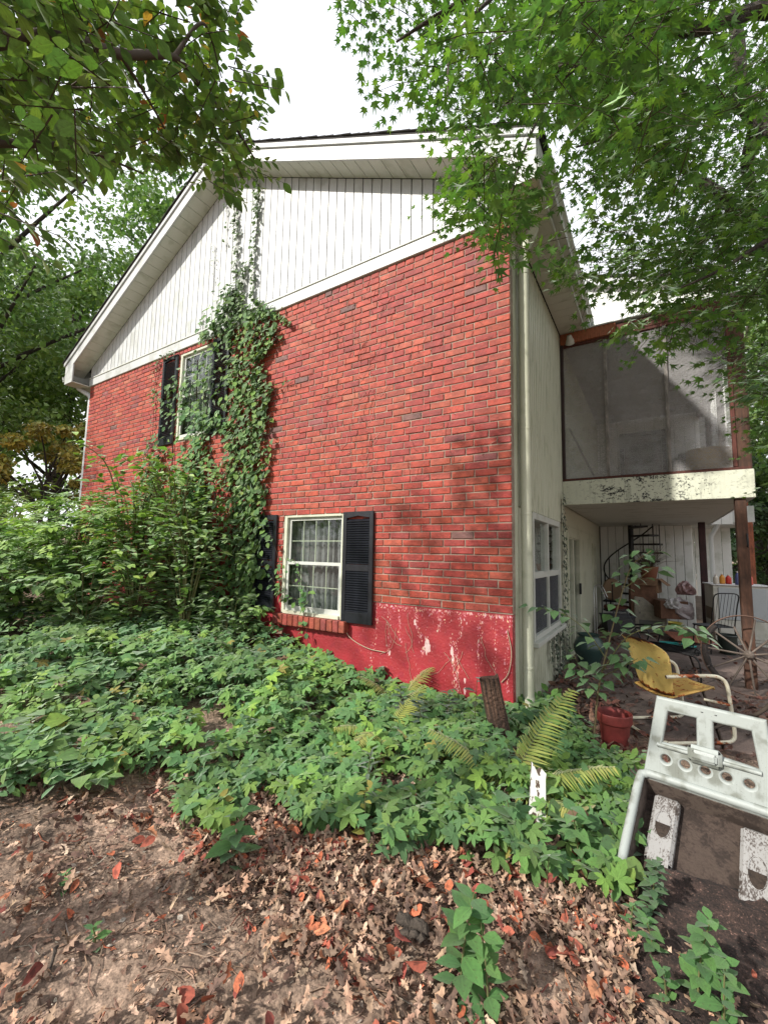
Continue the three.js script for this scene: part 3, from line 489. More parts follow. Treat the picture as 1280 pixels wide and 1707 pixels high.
// ---------------------------------------------------------------- screened porch on posts
const PZ = -2.84, PX = 2.29, FLOOR = 2.43;
{
  const porch = thing('screened_porch', 'raised porch with grey insect screens and white fascia on brown posts', 'porch');
  const q = rng(31);
  // fascia with black mould speckles
  const T_mold = tex([1024, 256], 1, (u, v) => {
    const m = sstep(0.10, 0.32, u) * sstep(0.72, 0.5, u) + 0.7 * sstep(0.62, 0.70, u) * sstep(0.84, 0.76, u) + 0.25, a = fbm(u * 64, v * 16, 4, 64), b = fbm(u * 200 % 256, v * 50 % 256, 2, 256), c = fbm(u * 12, v * 2 + 9, 3, 12);
    const k = sstep(0.60, 0.70, a * 0.45 + b * 0.35 + c * 0.2 + 0.12 * m * (c - 0.1)) * m, st = 0.12 * sstep(0.55, 0.8, fbm(u * 90, v * 2, 3, 90)) * m;
    const w = 0.94 - 0.62 * k - st - 0.05 * (a - 0.5); return [w, w * (1 - 0.0 * k), w * 0.96];
  });
  T_mold.repeat.set(1 / PX, 1 / 0.37); T_mold.offset.set(0, -FLOOR / 0.37);
  mesh('fascia', new MB().bbox(0.004, PX, FLOOR - 0.005, FLOOR + 0.365, PZ, PZ + 0.035, 0.005), std(lin(0.62, 0.64, 0.57), 0.6, { map: T_mold }), porch);
  mesh('side_fascia', new MB().bbox(PX - 0.036, PX - 0.001, FLOOR - 0.005, FLOOR + 0.36, -8.19, PZ - 0.001, 0.005), M.trim, porch);
  mesh('floor', new MB().box(0.01, PX - 0.04, FLOOR + 0.30, FLOOR + 0.34, -8.19, PZ - 0.005), M.redwood, porch);
  for (let k = 0; k < 22; k++) { const z = PZ - 0.01 - k * 0.243; const b = new MB(); b.o = [q(), q()]; b.bbox(0.012, PX - 0.04, FLOOR, FLOOR + 0.02, z - 0.239, z, 0.003); mesh('ceiling_board', b, std_ceiling(), porch); }
  function std_ceiling() { return M.ceil ??= std(lin(0.52, 0.53, 0.50), 0.7, { map: T_dirty }); }
  // bottom plate, posts, top beam (one fresh red board, the rest old wood)
  mesh('bottom_plate', new MB().bbox(0.005, PX - 0.02, FLOOR + 0.367, FLOOR + 0.405, PZ - 0.09, PZ + 0.02), M.redwood, porch);
  const TOP = 5.02;
  mesh('fresh_beam_board', new MB().bbox(0.012, 0.80, TOP, TOP + 0.17, PZ - 0.005, PZ + 0.038), M.freshwood, porch);
  mesh('top_beam', new MB().bbox(0.80, PX, TOP + 0.0, TOP + 0.15, PZ - 0.09, PZ + 0.01), M.redwood, porch);
  mesh('screen_rail', new MB().bbox(0.05, PX - 0.1, TOP - 0.045, TOP - 0.002, PZ - 0.06, PZ + 0.006), M.redwood, porch);
  mesh('flashing', new MB().bbox(0.3, PX + 0.02, TOP + 0.172, TOP + 0.19, PZ - 0.1, PZ + 0.06), std(lin(0.55, 0.57, 0.57), 0.4), porch);
  mesh('corner_post', new MB().bbox(PX - 0.15, PX - 0.01, FLOOR + 0.37, TOP + 0.0, PZ - 0.13, PZ + 0.01, 0.006), M.post, porch);
  mesh('post_strip', new MB().bbox(PX - 0.2, PX - 0.155, FLOOR + 0.41, TOP - 0.05, PZ - 0.03, PZ + 0.016), M.redwood, porch);
  mesh('wall_post', new MB().bbox(0.006, 0.05, FLOOR + 0.406, TOP, PZ - 0.04, PZ + 0.02), std(lin(0.035, 0.02, 0.02), 0.8), porch);
  const strip = std(lin(0.34, 0.31, 0.29), 0.8, { map: T_grain });
  for (const x of [0.645, 1.405]) mesh('batten', new MB().bbox(x - 0.022, x + 0.022, FLOOR + 0.406, TOP - 0.05, PZ - 0.01, PZ + 0.016), strip, porch);
  // mesh panels (one per bay), gently rippled
  const T_mesh = tex(512, 0.9, (u, v) => { const a = fbm(u * 8, v * 8, 5, 8), b = fbm(u * 16 + 4, v * 64, 3, 16), c = vnoise(u * 256, v * 256, 256); return g3(0.86 + 0.12 * (a - 0.5) + 0.06 * (b - 0.5) + 0.1 * (c - 0.5)); });
  const scr = new THREE.MeshStandardMaterial({ color: lin(0.50, 0.49, 0.495), roughness: 0.75, map: T_mesh, bumpMap: T_bump, bumpScale: 0.01, transparent: true, opacity: 0.48, side: THREE.DoubleSide });
  const panel = (x0, x1, y0, y1, side) => {
    const b = new MB(), N = 26, K = 30, id = [];
    for (let j = 0; j <= K; j++) for (let i = 0; i <= N; i++) { const x = lerp(x0, x1, i / N), y = lerp(y0, y1, j / K), e = Math.min(i, N - i, j, K - j) > 0 ? 1 : 0, w = e * 0.012 * (fbm(x * 3 + 3, y * 3, 3) - 0.5) * 2 + e * 0.006 * Math.sin(x * 14 + y * 9); id.push(side ? b.v(PX - 0.1 + w, y, x, x, y) : b.v(x, y, PZ - 0.02 + w, x, y)); }
    for (let j = 0; j < K; j++) for (let i = 0; i < N; i++) { const a = j * (N + 1) + i; b.tri(id[a], id[a + 1], id[a + N + 2]); b.tri(id[a], id[a + N + 2], id[a + N + 1]); }
    mesh('screen_panel', b, scr, porch);
  };
  for (const [a, b] of [[0.05, 0.623], [0.667, 1.383], [1.427, PX - 0.2]]) panel(a, b, FLOOR + 0.406, TOP - 0.05);
  for (const [a, b] of [[-4.55, -3.0], [-6.3, -4.65], [-8.1, -6.4]]) panel(a, b, FLOOR + 0.406, TOP - 0.05, true);
  for (const z of [-4.6, -6.35]) mesh('side_post', new MB().bbox(PX - 0.14, PX - 0.05, FLOOR + 0.34, TOP, z - 0.045, z + 0.045), strip, porch);
  mesh('side_beam', new MB().bbox(PX - 0.14, PX - 0.005, TOP, TOP + 0.15, -8.15, PZ - 0.095), M.redwood, porch);
  mesh('roof_deck', new MB().hexa([[0.0, TOP + 0.155, PZ - 0.02], [PX + 0.1, TOP + 0.152, PZ - 0.02], [PX + 0.1, TOP + 0.152, -8.19], [0.0, TOP + 0.155, -8.19], [0.0, TOP + 0.17, PZ - 0.02], [PX + 0.1, TOP + 0.167, PZ - 0.02], [PX + 0.1, TOP + 0.167, -8.19], [0.0, TOP + 0.17, -8.19]]), std(lin(0.32, 0.31, 0.30), 0.9), porch);
  // support posts: near corner, far, both brown
  const P1 = mesh('support_post', new MB().bbox(2.085, 2.2, -0.03, FLOOR - 0.002, PZ - 0.12, PZ - 0.005, 0.006), M.post, porch);
  mesh('hook', new MB().tube([V(2.18, 1.96, PZ + 0.004), V(2.18, 1.95, PZ + 0.03), V(2.18, 1.82, PZ + 0.035), V(2.18, 1.80, PZ + 0.01)], 0.011, 6), M.iron, P1);
  mesh('support_post', new MB().bbox(2.0, 2.12, 0.02, FLOOR - 0.002, -7.25, -7.13, 0.006), std(lin(0.06, 0.02, 0.02), 0.8, { map: T_grain }), porch);
  // brace leaning inside the first bay
  mesh('brace', new MB().tube([V(0.06, 3.75, PZ - 0.4), V(0.46, 2.8, PZ - 0.25)], 0.016, 5), strip, porch);
  rebase(porch, PX / 2, 0, PZ);
}
// cream barrel planter standing on the porch floor
{
  const t = thing('barrel_planter', 'cream round planter tub standing on the porch behind the screen', 'planter');
  mesh('tub', new MB().lathe([[0.0, 0], [0.25, 0], [0.262, 0.05], [0.268, 0.10], [0.272, 0.115], [0.272, 0.135], [0.268, 0.15], [0.265, 0.26], [0.258, 0.36], [0.266, 0.37], [0.266, 0.39], [0.25, 0.39], [0.245, 0.34], [0, 0.34]], 0, 0, 0, 28), std(lin(0.50, 0.38, 0.24), 0.6, { map: T_dirty }), t);
  mesh('soil', new MB().lathe([[0, 0.342], [0.243, 0.342], [0.243, 0.35], [0, 0.36]], 0, 0, 0, 20), M.soil, t);
  t.position.set(1.87, FLOOR + 0.341, PZ - 0.35);
}
// ---------------------------------------------------------------- rear wing of the house, beyond the porch
{
  const wing = thing('rear_wing', 'white vertical sided rear wing of the house behind the porch', 'house wing');
  const WZ = -8.2, q = rng(41), XR = 1.95;
  const wh = std(lin(0.72, 0.73, 0.72), 0.55, { map: T_dirty });
  mesh('backing', new MB().box(-0.02, XR - 0.02, -0.1, 9.0, WZ - 0.12, WZ - 0.02), M.gap, wing);
  for (let k = 0; k < 11; k++) { const x0 = k * XR / 11 + 0.004, x1 = (k + 1) * XR / 11 - 0.004; const b = new MB(); b.o = [q(), q()]; b.bbox(x0, x1, 0.02, 2.44, WZ - 0.02, WZ, 0.008); mesh('siding_board', b, wh, wing); }
  mesh('end_wall', new MB().box(XR - 0.02, XR, -0.1, 2.44, WZ - 2.4, WZ - 0.021), wh, wing);
  // storey above, inside the porch and over its roof: rake falling to the right
  const ry = (x) => 9.05 - 0.31 * x;
  for (let k = 0; k < 25; k++) { const x0 = -2.4 + k * 0.205, x1 = x0 + 0.197; const b = new MB(); b.o = [q(), q()]; b.prism([[x0, 2.45], [x1, 2.45], [x1, ry(x1)], [x0, ry(x0)]], WZ - 0.02, WZ + 0.0); mesh('siding_board', b, wh, wing); }
  mesh('upper_backing', new MB().prism([[-2.4, 2.45], [2.72, 2.45], [2.72, ry(2.72)], [-2.4, ry(-2.4)]], WZ - 0.1, WZ - 0.022), M.gap, wing);
  mesh('rake_fascia', new MB().prism([[-2.5, ry(-2.5) + 0.005], [2.95, ry(2.95) + 0.005], [2.95, ry(2.95) + 0.22], [-2.5, ry(-2.5) + 0.22]], WZ + 0.15, WZ + 0.18), M.white, wing);
  mesh('rake_soffit', new MB().prism([[-2.5, ry(-2.5) + 0.006], [2.95, ry(2.95) + 0.006], [2.95, ry(2.95) + 0.03], [-2.5, ry(-2.5) + 0.03]], WZ - 0.02, WZ + 0.149), M.soffit, wing);
  mesh('roof', new MB().prism([[-2.5, ry(-2.5) + 0.225], [3.0, ry(3.0) + 0.225], [3.0, ry(3.0) + 0.29], [-2.5, ry(-2.5) + 0.29]], WZ - 5, WZ + 0.22), M.roof, wing);
  // door in the porch end wall, with dark frame
  const dr = mesh('door', new MB().bbox(0.62, 1.42, FLOOR + 0.345, FLOOR + 2.3, WZ + 0.002, WZ + 0.04), std(lin(0.15, 0.14, 0.14), 0.6), wing);
  mesh('door_frame', new MB().bbox(0.52, 0.61, FLOOR + 0.345, FLOOR + 2.4, WZ + 0.002, WZ + 0.06).bbox(1.43, 1.52, FLOOR + 0.345, FLOOR + 2.4, WZ + 0.002, WZ + 0.06).bbox(0.61, 1.43, FLOOR + 2.31, FLOOR + 2.4, WZ + 0.002, WZ + 0.06), std(lin(0.10, 0.10, 0.105), 0.7), dr);
  mesh('pane', new MB().box(0.74, 1.30, FLOOR + 1.2, FLOOR + 2.1, WZ + 0.041, WZ + 0.046), M.glass, dr);
  mesh('wall_cabinet', new MB().bbox(1.75, 2.1, FLOOR + 0.345, FLOOR + 1.7, WZ + 0.002, WZ + 0.3), std(lin(0.06, 0.06, 0.06), 0.7), wing);
  // set-back part further along: wall, low foundation, balcony, downspout
  const Z2 = WZ - 2.4;
  for (let k = 0; k < 5; k++) { const x0 = XR + 0.004 + k * 0.2, b = new MB(); b.o = [q(), q()]; b.bbox(x0, x0 + 0.192, 0.62, 2.75, Z2 - 0.02, Z2, 0.008); mesh('siding_board', b, wh, wing); }
  mesh('low_foundation', new MB().bbox(XR + 0.002, XR + 1.0, -0.1, 0.615, Z2 - 0.1, Z2 - 0.004), std(lin(0.30, 0.25, 0.21), 0.95, { map: T_mottle }), wing);
  mesh('balcony_fascia', new MB().bbox(XR + 0.01, XR + 1.3, 2.55, 2.95, WZ - 1.0, WZ - 0.95), M.trim, wing);
  mesh('balcony_floor', new MB().bbox(XR + 0.01, XR + 1.28, 2.50, 2.549, Z2, WZ - 1.01), M.trim, wing);
  for (let k = 0; k < 6; k++) mesh('balcony_board', new MB().bbox(XR + 0.05 + k * 0.2, XR + 0.20 + k * 0.2, 2.955, 3.6, WZ - 1.0, WZ - 0.97), M.freshwood, wing);
  mesh('balcony_post', new MB().bbox(XR + 1.12, XR + 1.25, -0.1, 2.545, WZ - 1.0, WZ - 0.87), M.freshwood, wing);
  const dsp = new MB(); dsp.tube([V(2.62, 2.9, WZ - 0.85), V(2.55, 2.5, WZ - 1.05), V(2.42, 2.22, WZ - 1.3), V(2.42, 0.2, WZ - 1.3)], 0.055, 8);
  mesh('downspout', dsp, std(lin(0.55, 0.57, 0.56), 0.4), wing);
  rebase(wing, 1, 0, WZ);
}
// black spiral stair under the porch
{
  const t = thing('spiral_staircase', 'black metal spiral staircase against the white rear wall', 'staircase');
  const R = 0.62, N = 12, top = FLOOR - 0.02;
  mesh('pole', new MB().tube([V(0, 0.03, 0), V(0, top, 0)], 0.06, 10), M.iron, t);
  const ang = (k) => 2.3 + k * 0.47; const hand = [];
  for (let k = 0; k < N; k++) {
    const a = ang(k), y = 0.2 + k * 0.195, b = new MB(), w = 0.22;
    const m = new THREE.Matrix4().makeRotationY(-a);
    b.prism([[0.05, -0.05], [R, -w * 0.62], [R, w * 0.62], [0.05, 0.05]], -0.02, 0.02, new THREE.Matrix4().makeTranslation(0, y, 0).multiply(m).multiply(new THREE.Matrix4().makeRotationX(Math.PI / 2)));
    const st = mesh('tread', b, M.iron, t);
    const px = Math.cos(a) * (R - 0.03), pz = Math.sin(a) * (R - 0.03), ht = Math.min(y + 0.85, top);
    mesh('baluster', new MB().tube([V(px, y, pz), V(px, ht, pz)], 0.011, 5), M.iron, st);
    if (y + 0.85 <= top + 0.1) hand.push(V(px, ht, pz));
  }
  mesh('handrail', new MB().tube(new THREE.CatmullRomCurve3(hand).getPoints(40), 0.017, 6), M.iron, t);
  t.position.set(0.72, 0, -7.5);
}

// ---------------------------------------------------------------- things on the patio
const Cat = (pts, n = 24) => new THREE.CatmullRomCurve3(pts, false, 'catmullrom', 0.5).getPoints(n);
// yellow shell-back lawn chair, rusting
{
  const t = thing('lawn_chair', 'yellow rusty metal lawn chair with white tube frame, facing away', 'chair');
  const rust = (base, seed, edge) => tex(512, 1, (u, v) => {
    const a = fbm(u * 16 + seed, v * 16, 5, 16), b = fbm(u * 64, v * 64 + seed, 3, 64), e = edge(u, v), k = sstep(0.50, 0.60, a * 0.5 + b * 0.25 + e * 0.45), k2 = sstep(0.62, 0.72, a * 0.5 + b * 0.25 + e * 0.45), m = 1 + 0.12 * (a - 0.5);
    return [lerp(lerp(base[0] * m, 0.62, k), 0.22, k2), lerp(lerp(base[1] * m, 0.28, k), 0.11, k2), lerp(lerp(base[2] * m, 0.10, k), 0.07, k2)];
  });
  const yb = std(lin(1, 1, 1), 0.5, { map: rust([0.90, 0.78, 0.47], 3, (u, v) => sstep(0.90, 1.0, v) * 1.0 + sstep(0.10, 0.0, v) * 0.9 + 0.05), side: THREE.DoubleSide });
  const ys = std(lin(0.92, 0.9, 0.9), 0.6, { map: rust([0.78, 0.64, 0.36], 9, (u, v) => 0.04 + 0.26 * vnoise(u * 30, v * 30)), side: THREE.DoubleSide });
  const tubeM = std(lin(1, 1, 1), 0.5, { map: rust([0.82, 0.80, 0.72], 5, (u, v) => 0.12 + 0.5 * sstep(0.6, 0.8, vnoise(u * 5, v * 5))) });
  // curved, round-cornered shell
  const shell = (w0, w1, h, f) => { const b = new MB(), N = 16, K = 16, id = [[], []];
    for (const s of [0, 1]) for (let j = 0; j <= K; j++) for (let i = 0; i <= N; i++) { const v = j / K, cw = lerp(w0, w1, sstep(0, 0.8, v)), cr = 0.32, e = v > 1 - cr ? Math.sqrt(Math.max(0, 1 - ((v - (1 - cr)) / cr) ** 2 * 0.62)) : 1, u = (i / N - 0.5) * cw * e, p = f(u, v * h, s); id[s].push(b.v(p.x, p.y, p.z, i / N, v)); }
    for (let j = 0; j < K; j++) for (let i = 0; i < N; i++) { const a = j * (N + 1) + i; for (const s of [0, 1]) { const q = id[s]; if (s) { b.tri(q[a], q[a + 1], q[a + N + 2]); b.tri(q[a], q[a + N + 2], q[a + N + 1]); } else { b.tri(q[a], q[a + N + 2], q[a + 1]); b.tri(q[a], q[a + N + 1], q[a + N + 2]); } } }
    const rim = []; for (let i = 0; i <= N; i++) rim.push(i); for (let j = 1; j <= K; j++) rim.push(j * (N + 1) + N); for (let i = N - 1; i >= 0; i--) rim.push(K * (N + 1) + i); for (let j = K - 1; j >= 1; j--) rim.push(j * (N + 1));
    for (let k = 0; k < rim.length; k++) { const a = rim[k], c = rim[(k + 1) % rim.length]; b.tri(id[0][a], id[0][c], id[1][c]); b.tri(id[0][a], id[1][c], id[1][a]); }
    return b; };
  mesh('backrest', shell(0.44, 0.56, 0.52, (u, y, s) => V(u, 0.37 + y * 0.95, -0.20 - y * 0.30 + u * u * 0.9 + (s ? 0.0 : -0.012) - 0.05 * sstep(0.42, 0.52, y))), yb, t);
  mesh('seat', shell(0.46, 0.48, 0.50, (u, y, s) => V(u, 0.345 + 0.22 * y + (s ? 0.014 : 0) - 0.05 * sstep(0.42, 0.50, y) + u * u * 0.3, -0.22 + y)), ys, t);
  for (const s of [-1, 1]) {
    const x = s * 0.285;
    const P = [V(x * 0.9, 0.56, -0.27), V(x, 0.575, -0.1), V(x, 0.575, 0.12), V(x, 0.555, 0.22), V(x, 0.49, 0.275), V(x, 0.3, 0.30), V(x, 0.10, 0.32), V(x, 0.035, 0.30), V(x, 0.018, 0.2), V(x, 0.018, -0.15), V(x, 0.018, -0.30)];
    mesh('frame_tube', new MB().tube(Cat(P, 50), 0.0155, 8), tubeM, t);
    mesh('seat_bracket', new MB().tube([V(s * 0.2, 0.35, 0.12), V(x, 0.33, 0.29)], 0.012, 6), tubeM, t);
  }
  mesh('rear_crossbar', new MB().tube(Cat([V(-0.27, 0.018, -0.29), V(-0.24, 0.018, -0.36), V(0, 0.018, -0.37), V(0.24, 0.018, -0.36), V(0.27, 0.018, -0.29)], 20), 0.0155, 8), tubeM, t);
  t.position.set(1.28, 0.036, -0.72); t.rotation.y = Math.PI - 0.92;
}
// red plastic flower pot
{
  const t = thing('flower_pot', 'red plastic flower pot with thick rolled rim', 'flower pot');
  const m = std(lin(0.30, 0.048, 0.042), 0.55, { map: T_mottle });
  mesh('pot', new MB().lathe([[0, 0], [0.115, 0], [0.12, 0.01], [0.148, 0.27], [0.163, 0.275], [0.168, 0.285], [0.172, 0.365], [0.168, 0.375], [0.158, 0.372], [0.152, 0.33], [0.142, 0.24]], 0, 0, 0, 36), m, t);
  mesh('potting_soil', new MB().lathe([[0, 0.285], [0.10, 0.278], [0.1448, 0.27]].reverse(), 0, 0, 0, 20), M.soil, t);
  t.position.set(0.83, groundH(0.83, -0.12) + 0.012, -0.12); t.scale.setScalar(0.82);
}
// white moulded plastic tub with its handle frame, tipped into soil
{
  const t = thing('plastic_tub', 'white moulded plastic tub with open handle frame, tipped into dark soil', 'plastic tub');
  const T_scuff = tex(512, 0.7, (u, v) => { const a = fbm(u * 8, v * 8, 5, 8), b = fbm(u * 96, v * 12, 3, 12), c = vnoise(u * 200, v * 200, 200), k = 0.22 * sstep(0.46, 0.72, a) + 0.03 * sstep(0.6, 0.75, b) + 0.25 * sstep(0.93, 0.97, c); return [0.96 - k, 0.97 - k * 1.03, 0.96 - k * 1.15]; });
  const pl = std(lin(0.33, 0.35, 0.345), 0.55, { map: T_scuff });
  const T_grime = tex(512, 0.5, (u, v) => { const a = fbm(u * 8, v * 8, 5, 8), b = fbm(u * 64, v * 64, 3, 64), k = sstep(0.40, 0.62, a * 0.75 + b * 0.25); return [lerp(0.36, 0.24, k), lerp(0.31, 0.20, k), lerp(0.28, 0.18, k)]; });
  const inner = std(lin(0.95, 0.95, 0.95), 0.75, { map: T_grime });
  const T_spk = tex(512, 0.5, (u, v) => { const b = fbm(u * 128 % 256, v * 64, 3, 128), a = fbm(u * 8, v * 8, 4, 8), k = sstep(0.50, 0.75, b * 0.6 + a * 0.5 - 0.02); return [lerp(0.72, 0.34, k), lerp(0.71, 0.30, k), lerp(0.71, 0.28, k)]; });
  const padM = std(lin(0.55, 0.55, 0.54), 0.6, { map: T_spk });
  // local: x across, z down towards the open low end, y out of the tray
  const wd = 0.64, ln = 0.70, dp = 0.15, th = 0.028;
  const wall = (pts, n, name, m) => mesh(name, new MB().tube(pts, n, 10), m, t);
  const b = new MB();
  b.bbox(0, th, -dp, 0, 0.0, ln, 0.012); b.bbox(wd - th, wd, -dp, 0, 0.0, ln, 0.012); b.bbox(th, wd - th, -dp, 0, 0.0, th, 0.012);
  mesh('tray_wall', b, pl, t);
  mesh('tray_floor', new MB().bbox(0.01, wd - 0.01, -dp - 0.02, -dp + 0.001, 0.01, ln - 0.01, 0.008), std(lin(0.5, 0.46, 0.44), 0.95, { map: T_grime, bumpMap: T_bump, bumpScale: 0.01 }), t);
  mesh('inner_lining', new MB().box(th, th + 0.004, -dp + 0.002, -0.02, th + 0.004, ln - 0.02).box(wd - th - 0.004, wd - th, -dp + 0.002, -0.02, th + 0.004, ln - 0.02).box(th + 0.004, wd - th - 0.004, -dp + 0.002, -0.025, th, th + 0.004), inner, t);
  mesh('rim', new MB().tube(Cat([V(0.012, -0.02, ln), V(0.01, -0.002, ln * 0.7), V(0.01, 0, 0.08), V(0.03, 0, 0.022), V(0.09, 0, 0.010), V(wd / 2, 0, 0.010), V(wd - 0.09, 0, 0.010), V(wd - 0.03, 0, 0.022), V(wd - 0.01, 0, 0.08), V(wd - 0.01, -0.002, ln * 0.7), V(wd - 0.012, -0.02, ln)], 60), 0.022, 10), pl, t);
  for (const [x0, x1, z0, z1] of [[0.075, 0.195, 0.05, 0.42], [wd - 0.19, wd - 0.06, 0.06, 0.52]]) {
    const p = mesh('seat_pad', new MB().bbox(x0, x1, -dp + 0.002, -dp + 0.06, z0, z1, 0.014), padM, t);
    const cx = (x0 + x1) / 2, cz = (z0 + z1) / 2 - 0.02;
    const ring = []; for (let k = 0; k <= 24; k++) { const a = k / 24 * 6.283; ring.push(V(cx + Math.cos(a) * 0.034, -dp + 0.0605, cz + Math.sin(a) * 0.075)); }
    mesh('cup_ring', new MB().tube(ring, 0.004, 5, false), padM, p);
    mesh('cup_dirt', new MB().prism(ring.slice(0, 13).map((q) => [q.x, q.z]), -0.004, 0.0, new THREE.Matrix4().makeTranslation(0, -dp + 0.061, 0).multiply(new THREE.Matrix4().makeRotationX(Math.PI / 2))), M.soil, p);
  }
  // handle panel standing up from the back rim
  const fr = new THREE.Group();
  const sh = new THREE.Shape(); const P = [[0.035, 0], [wd - 0.045, 0], [wd - 0.085, 0.40], [0.095, 0.40]]; P.forEach(([x, y], i) => (i ? sh.lineTo(x, y) : sh.moveTo(x, y))); sh.closePath();
  const hole = (pts) => { const h = new THREE.Path(); pts.forEach(([x, y], i) => (i ? h.lineTo(x, y) : h.moveTo(x, y))); h.closePath(); sh.holes.push(h); };
  hole([[0.102, 0.155], [0.132, 0.352], [0.285, 0.352], [0.285, 0.165]]); hole([[0.337, 0.165], [0.337, 0.352], [wd - 0.125, 0.352], [wd - 0.098, 0.155]]);
  for (let k = 0; k < 5; k++) { const h = new THREE.Path(); h.absellipse(0.130 + k * 0.090, 0.082, 0.034, 0.034, 0, 6.2831, false); sh.holes.push(h); }
  const eg = new THREE.ExtrudeGeometry(sh, { depth: 0.012, bevelEnabled: true, bevelThickness: 0.014, bevelSize: 0.012, bevelSegments: 3, curveSegments: 14 }); eg.translate(0, 0, -0.006);
  const up = new THREE.Matrix4().makeTranslation(0, 0.0, -0.02).multiply(new THREE.Matrix4().makeRotationX(-0.66));
  eg.applyMatrix4(up); const hp = mesh('handle_panel', eg, pl, t);
  mesh('latch', new MB().bbox(0.235, 0.385, 0.115, 0.205, 0.012, 0.05, 0.016, up).bbox(0.255, 0.365, 0.135, 0.185, 0.05, 0.062, 0.01, up).bbox(0.265, 0.355, 0.145, 0.175, 0.0625, 0.067, 0.004, up), pl, hp);
  for (const [a, b2] of [[0.09, 0.24], [0.38, wd - 0.10]]) mesh('lower_rib', new MB().tube([V(a, 0.15, 0.023), V(b2, 0.153, 0.025)].map((q) => q.applyMatrix4(up)), 0.012, 6), pl, hp);
  mesh('bolt_hole', new MB().lathe([[0, 0], [0.006, 0], [0.006, 0.002], [0, 0.002]], 0, 0, 0, 8, new THREE.Matrix4().makeTranslation(0.30, 0.38, 0.0205).premultiply(up)).lathe([[0, 0], [0.006, 0], [0.006, 0.002], [0, 0.002]], 0, 0, 0, 8, new THREE.Matrix4().makeTranslation(0.36, 0.38, 0.0205).premultiply(up)), M.rubber, hp);
  t.position.set(1.055, 0.40, 1.19); t.rotation.order = 'YXZ'; t.rotation.set(0.56, -0.19, -0.02);
  // soil heaped in the tub and in front of it
  const T_so = tex(512, 0.8, (u, v) => { const a = fbm(u * 16, v * 16, 5, 16), c = vnoise(u * 256, v * 256, 256), s = sstep(0.80, 0.86, vnoise(u * 120 + 5, v * 120, 120)); const k = 0.22 + 0.22 * (a - 0.5) + 0.14 * (c - 0.5) + 0.3 * s * c; return [k * 1.16, k * 0.94, k * 0.84]; });
  const sb = new MB(), N = 70, K = 90, id = [];
  for (let j = 0; j <= K; j++) for (let i = 0; i <= N; i++) { const x = lerp(1.0, 2.2, i / N), z = lerp(1.25, 3.0, j / K);
    const inT = sstep(1.06, 1.14, x + (z - 1.2) * 0.13), y = 0.13 * sstep(2.3, 1.5, z) * inT * sstep(1.3, 1.55, z) * (0.7 + 0.3 * sstep(1.2, 1.6, x)) + 0.05 * inT * sstep(3.0, 2.2, z) - 0.03 + (fbm(x * 9, z * 9, 4) - 0.5) * 0.06 + groundH(x, z) - 0.03 * (1 - inT);
    id.push(sb.v(x, y, z, x, z)); }
  for (let j = 0; j < K; j++) for (let i = 0; i < N; i++) { const a = j * (N + 1) + i; sb.tri(id[a], id[a + N + 1], id[a + 1]); sb.tri(id[a + 1], id[a + N + 1], id[a + N + 2]); }
  struct('soil_heap', sb, std(lin(0.55, 0.5, 0.5), 1, { map: T_so, bumpMap: T_bump, bumpScale: 0.015 }));
}
// wagon wheel leaning on the porch post
{
  const t = thing('wagon_wheel', 'weathered wagon wheel with broken rim leaning on the porch post', 'wheel');
  const old = std(lin(0.19, 0.15, 0.125), 0.9, { map: T_grain }), dk = std(lin(0.045, 0.035, 0.032), 0.95, { map: T_grain, bumpMap: T_bump, bumpScale: 0.01 });
  const R = 0.46, ring = (a0, a1, rr, n) => { const p = []; for (let k = 0; k <= n; k++) { const a = lerp(a0, a1, k / n); p.push(V(Math.cos(a) * rr, Math.sin(a) * rr, 0)); } return p; };
  mesh('iron_tyre', new MB().tube(ring(0, 6.2832, R, 60), 0.008, 5, false), std(lin(0.13, 0.075, 0.055), 0.8), t);
  for (const [a, b] of [[2.35, 2.95], [2.98, 3.55], [3.58, 4.0]]) mesh('felloe', new MB().tube(ring(a, b, R - 0.035, 10), 0.032, 7), dk, t);
  const q = rng(6); for (let k = 0; k < 11; k++) { const a = k / 11 * 6.283 + 0.2, l = k === 3 ? 0.34 : R - 0.02; mesh('spoke', new MB().tube([V(Math.cos(a) * 0.04, Math.sin(a) * 0.04, 0.01), V(Math.cos(a) * l, Math.sin(a) * l, (q() - 0.5) * 0.02)], [0.013, 0.010], 6), old, t); }
  mesh('hub', new MB().lathe([[0, -0.08], [0.035, -0.08], [0.05, -0.03], [0.055, 0], [0.045, 0.05], [0.03, 0.07], [0, 0.07]], 0, 0, 0, 12, new THREE.Matrix4().makeRotationX(Math.PI / 2)), old, t);
  t.position.set(2.08, 0.50, -2.52); t.rotation.set(-0.22, 0.12, 0);
}
